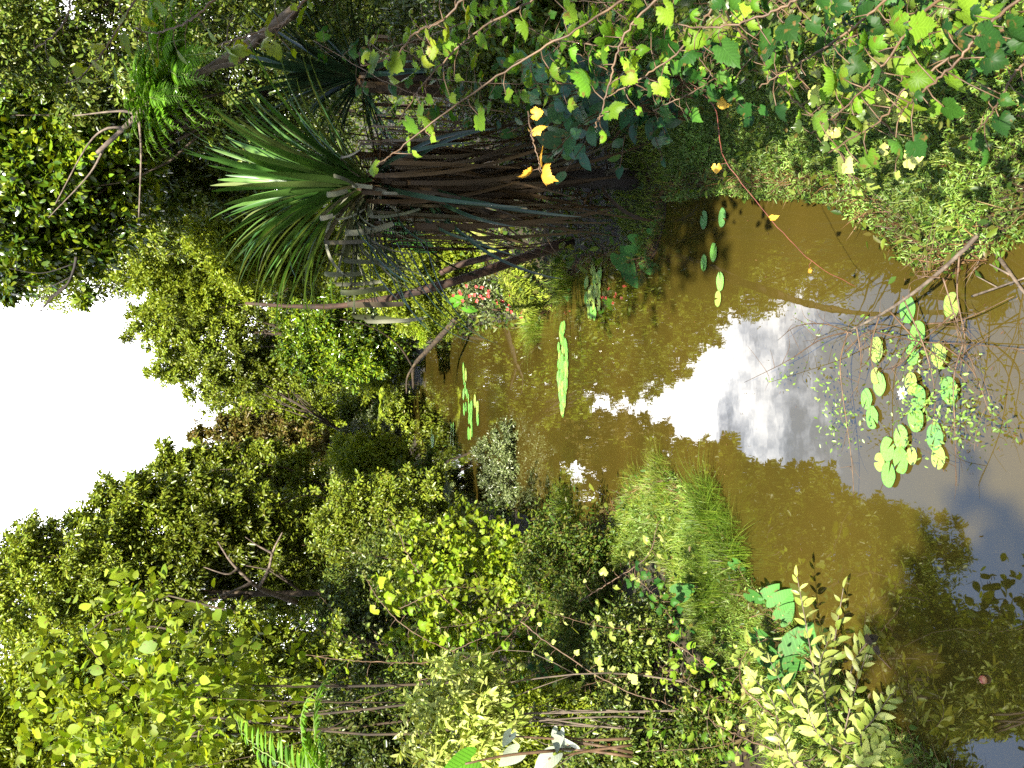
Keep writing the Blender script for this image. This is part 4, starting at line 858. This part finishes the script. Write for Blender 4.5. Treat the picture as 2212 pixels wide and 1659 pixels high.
# ---------------------------------------------------------------- lily pads
def pad_mesh(name, seed, mat):
    R = np.random.default_rng(seed); n = 30; mb = MB()
    th = np.linspace(math.radians(9), math.radians(351), n); r_ = 1 + .03 * np.sin(th * 5 + seed) + .012 * R.normal(size=n)
    v = [(-.02, 0, 0)] + [(math.cos(a) * .55, math.sin(a) * .55, .006) for a in th] + [(math.cos(a) * q_, math.sin(a) * q_, .012 + .03 * R.random()) for a, q_ in zip(th, r_)]
    f = [(0, 1 + i, 2 + i) for i in range(n - 1)] + [(1 + i, 1 + n + i, 2 + n + i, 2 + i) for i in range(n - 1)]
    mb.add(v, f, np.array(v)[:, :2] * .5 + .5); return mb.mesh(name, M[mat])
PADS = {k: [pad_mesh('lily_pad', s + i, k) for i in range(3)] for k, s in (('pad', 1), ('pad_y', 11), ('pad_shade', 21))}
rp_ = random.Random(12)
def pad(px, py, size, label, group, mat='pad', stretch=1.0):
    q_ = on(px, py, 0); o = bpy.data.objects.new('lily_pad', rp_.choice(PADS[mat])); COL.objects.link(o)
    o.location = (q_[0], q_[1], .006 + rp_.random() * .006); o.scale = (size, size * stretch, size); o.rotation_euler = (rp_.uniform(-.03, .03), rp_.uniform(-.03, .03), rp_.uniform(0, 6.283))
    tag(o, label, 'lily pad', group)
NG = 'lily pads among the fallen twigs'
for x, y, s, mt, lb in ((1964, 669, .062, 'pad', 'lily pad crossed by the thick pale stem of the fallen branch, with a brown spot'), (2060, 660, .055, 'pad_y', 'yellowing lily pad crossed by the thin pale upright twig'),
                     (1987, 721, .058, 'pad', 'lily pad just below the fork of the pale twigs'), (1896, 755, .062, 'pad_y', 'split lily pad lying alone left of the fallen twigs'), (1976, 765, .05, 'pad', 'lily pad half hidden by small leaves under the crossing dark branch'),
                     (2033, 765, .055, 'pad_y', 'pale blotched lily pad under the densest twigs'), (1905, 830, .055, 'pad', 'lily pad with a folded yellow edge beside the paired pads'), (1896, 812, .04, 'pad_y', 'narrow folded yellow lily pad above the paired pads'),
                     (1875, 862, .052, 'pad', 'upper pad of the touching pair nearest the cloud reflection'), (1888, 902, .055, 'pad', 'lower pad of the touching pair nearest the cloud reflection'), (1973, 828, .05, 'pad_y', 'curled bright lily pad next to the white flower'),
                     (1989, 858, .055, 'pad', 'smooth oval lily pad in the centre of the twigs'), (2054, 843, .058, 'pad', 'lily pad behind hanging leaflets at the near side of the twigs'), (1982, 905, .058, 'pad', 'notched lily pad below the smooth oval one'),
                     (1950, 945, .058, 'pad', 'lily pad with brown bites above the cluster of three'), (2023, 943, .058, 'pad_shade', 'half shaded lily pad under the leafy twig end'), (2031, 988, .05, 'pad_y', 'lone round yellow-green pad beyond the leafy twig end'),
                     (1921, 970, .058, 'pad', 'top pad of the cluster of three at the twig tip'), (1951, 994, .062, 'pad', 'right-hand pad of the cluster of three at the twig tip'), (1924, 1025, .06, 'pad', 'bottom pad of the cluster of three at the twig tip'),
                     (1903, 998, .045, 'pad_y', 'yellowing pad pressed against the cluster of three'), (1975, 985, .04, 'pad_y', 'thin withered pad between the cluster of three and the leafy twig')):
    pad(x, y, s, lb, NG, mt)
SG = 'scattered lily pads off the right bank'
for x, y, s, mt, lb in ((1524, 475, .065, 'pad_shade', 'shaded lily pad closest to the right bank'), (1563, 470, .065, 'pad_shade', 'shaded lily pad beside the red hanging stem'), (1545, 545, .065, 'pad', 'sunlit lily pad second farthest out from the right bank'),
                        (1523, 568, .06, 'pad', 'lily pad farther from the viewer, left of the shaded two'), (1559, 608, .065, 'pad', 'lily pad touching the one with a trailing stalk'), (1553, 645, .055, 'pad_y', 'yellowish lily pad with a trailing stalk, outermost off the right bank')):
    pad(x, y, s, lb, SG, mt)
for i in range(105):
    t_ = rp_.random(); py_ = 705 + 185 * t_; ww = 9 * (1 - abs(2 * t_ - .95) ** 2.2) + 2
    pad(1217 + rp_.uniform(-ww, ww) * .95, py_, rp_.uniform(.05, .075), 'small lily pad packed in the long raft in the middle of the pond', 'lily pads in the mid-pond raft', 'pad_y' if rp_.random() < .3 else 'pad')
for i in range(26):
    t_ = rp_.random(); pad(1283 + rp_.uniform(-16, 16), 575 + 110 * t_, rp_.uniform(.055, .075), 'lily pad in the small raft off the red-flowered shrub', 'lily pads in the raft by the red flowers', 'pad_y' if rp_.random() < .6 else 'pad')
for (x, y0, y1, n) in ((1006, 795, 885, 14), (1017, 850, 950, 20), (978, 920, 960, 7), (936, 925, 985, 8), (1030, 850, 920, 6)):
    for i in range(n): pad(x + rp_.uniform(-4, 4), rp_.uniform(y0, y1), rp_.uniform(.09, .14), 'far lily pad floating near the end of the pond', 'lily pads at the far end of the pond', 'pad' if rp_.random() < .8 else 'pad_y')

# white water lily flower
q_ = on(1956, 850, .02); root = thing('lily_flower', 'small white water lily flower among the near lily pads', 'flower', q_); mb = MB()
for k in range(14):
    a = k * 2.4; e = .3 + .6 * (k / 14); d = np.array([[math.cos(a) * math.cos(e), math.sin(a) * math.cos(e), math.sin(e)]]); mb.leaves(OVAL, [q_ + (0, 0, .005)], d, np.array([[-math.cos(a), -math.sin(a), 1.0]]), [.035])
mb.build('petals', M['white'], root)
mb = MB(); mb.tube([q_ + (0, 0, .005), q_ + (0, 0, .018)], [.008, .006], 8); mb.build('centre', M['ochre'], root)
# floating fruit
def ball(mb, c, r, n=14, squash=.92):
    v, f = [], []
    for i in range(n + 1):
        for j in range(n): ph, th = math.pi * i / n, 2 * math.pi * j / n; v.append(np.array(c) + r * np.array([math.sin(ph) * math.cos(th), math.sin(ph) * math.sin(th), math.cos(ph) * squash]) * (1 - .15 * (i == 0)))
    for i in range(n):
        for j in range(n): f.append((i * n + j, (i + 1) * n + j, (i + 1) * n + (j + 1) % n, i * n + (j + 1) % n))
    mb.add(v, f)
q_ = on(2124, 1468, .008); mb = MB(); ball(mb, q_, .017)
m, t, out = mat_new('fruit_skin'); tcn = nn(t, 'ShaderNodeTexCoord'); n1 = nn(t, 'ShaderNodeTexNoise'); n1.inputs['Scale'].default_value = 25
r = ramp(t, [(.42, (.30, .03, .015)), (.58, (.45, .22, .10))]); p = nn(t, 'ShaderNodeBsdfPrincipled'); p.inputs['Roughness'].default_value = .35
t.links.new(tcn.outputs['Object'], n1.inputs[0]); t.links.new(n1.outputs[0], r.inputs[0]); t.links.new(r.outputs[0], p.inputs['Base Color']); t.links.new(p.outputs[0], out.inputs[0])
root = thing('floating_fruit', 'small red and cream round fruit floating on the dark water at the lower left', 'fruit', q_); mb.build('skin', m, root)
mb = MB(); mb.tube([q_ + (0, 0, .014), q_ + (.004, 0, .026)], [.0015, .001], 5); mb.build('stalk', M['stem_brown'], root)

# ---------------------------------------------------------------- fallen leafy branch over the near water
def Bz(px, py, z): return on(px, py, z)
C_ = lambda *q: [on(*k) for k in q]
rng = np.random.default_rng(21)
main = C_((2110, 510, .10), (2068, 553, .16), (1990, 620, .20), (1910, 675, .2), (1832, 716, .18))
root = thing('fallen_branch', 'pale leafy fallen branch spreading twigs over the near lily pads', 'branch', main[0])
mb = MB(); mb.tube(spline(main, 20), np.linspace(.010, .005, 20), 8); mb.build('stem', M['bark_pale'], root)
tw = [C_((1832, 716, .18), (1770, 735, .17), (1700, 780, .14), (1608, 826, .08)), C_((1832, 716, .18), (1815, 780, .15), (1820, 850, .13), (1828, 906, .12), (1840, 1000, .10), (1845, 1076, .06)), C_((2037, 600, .18), (2062, 680, .14), (2080, 740, .12)),
      C_((2060, 676, .14), (2000, 730, .12), (1960, 760, .08)), C_((1875, 713, .16), (1980, 737, .14), (2080, 743, .12), (2212, 755, .10)), C_((2080, 743, .12), (2060, 820, .12), (2063, 930, .1), (2065, 1050, .05)),
      C_((1900, 680, .19), (1880, 760, .15), (1900, 830, .06)), C_((2030, 600, .2), (1990, 597, .2), (1983, 604, .2)), C_((2072, 553, .16), (2068, 640, .14), (2085, 740, .1), (2070, 800, .06)), C_((1840, 720, .18), (1780, 700, .16), (1720, 705, .14), (1680, 735, .1)),
      C_((1950, 640, .2), (2000, 760, .14), (2020, 860, .1), (2010, 940, .06)), C_((1990, 735, .13), (1940, 790, .12), (1900, 800, .08)), C_((2030, 740, .12), (2100, 800, .1), (2140, 900, .05)), C_((1920, 670, .2), (1985, 740, .15), (2050, 790, .12), (2110, 850, .08)),
      C_((1825, 760, .16), (1870, 720, .16), (1940, 700, .14)), C_((1850, 705, .18), (1860, 780, .14), (1850, 850, .08)), C_((2000, 700, .14), (2080, 690, .12), (2190, 640, .1))]
mb = MB()
fine = []
for c in tw:
    P_ = spline(c, 18); mb.tube(P_, np.linspace(.004, .0013, 18), 5)
    for k in range(7):
        j = rng.integers(4, 17); e = P_[j] + rng.normal(size=3) * np.array([.10, .13, .03]); e[2] = max(.015, e[2]); md = (P_[j] + e) / 2 + rng.normal(size=3) * .015; md[2] = max(.015, md[2]); s_ = spline([P_[j], md, e], 7); mb.tube(s_, np.linspace(.0016, .0006, 7), 4); fine.append(s_)
mb.build('twigs', M['stem_brown'], root)
lf = MB()
for (x, y, sp, n) in ((1810, 790, 26, 40), (1800, 860, 28, 60), (1830, 915, 26, 60), (1815, 950, 22, 40), (1700, 800, 22, 40), (1740, 700, 20, 30), (1860, 715, 25, 30), (1985, 770, 25, 50), (2010, 880, 30, 80), (2050, 900, 30, 90), (2075, 860, 25, 60), (2030, 800, 25, 50), (1960, 870, 22, 40), (1970, 960, 22, 50), (2090, 930, 24, 50), (1940, 760, 22, 36), (1900, 760, 20, 26), (1790, 920, 18, 24), (2160, 930, 14, 26), (1990, 820, 25, 40)):
    n = int(n * .8); c = on(x, y, .11); q_ = c + rng.normal(size=(n, 3)) * np.array([sp * .0021, sp * .0036, .03]); q_[:, 2] = np.maximum(q_[:, 2], .015)
    lf.leaves(HEX, q_, rnd_unit(rng, n), rnd_unit(rng, n) * .6 + np.array([0, -.2, .8]), .022 * (.6 + .7 * rng.random(n)))
lf.build('foliage', M['twigleaf'], root)
for lb, q1, q2, r_ in (('grey weathered stick lying in the water at the lower right corner', (2150, 545), (2225, 650), .008), ('thin grey stick crossing the weathered one at the lower right', (2100, 640), (2215, 600), .005), ('short pale stick half sunk in front of the grassy right bank', (1955, 505), (1995, 470), .006)):
    wood('stick', lb, 'stick', [([on(*q1, .0), (on(*q1, .03) + on(*q2, .05)) / 2, on(*q2, .03)], r_, r_ * .6), ([(on(*q1, .03) + on(*q2, .04)) / 2, (on(*q1, .03) + on(*q2, .04)) / 2 + (.05, .06, .05)], r_ * .6, r_ * .3)], 'bark_pale')
# withered leaves standing out of the water, lower left
q_ = on(1925, 1445, 0); root = thing('withered_plant', 'withered dark leaves on a bent stalk standing in the brown water', 'plant', q_); mb = MB()
mb.tube(spline([q_, q_ + (.06, .03, .05), q_ + (.12, .05, .09)], 8), np.linspace(.003, .0015, 8), 5); mb.build('stalk', M['stem_brown'], root); mb = MB()
for i, e in enumerate(((.06, .03, .05), (.12, .05, .09), (.10, .04, .08), (.13, .05, .09))): mb.leaves(OVALW, [q_ + np.array(e)], rnd_unit(rng, 1) + np.array([[.6, 0, -.2]]), np.array([[0, -.4, .8]]), [.06])
mb.build('leaves', M['dead'], root)
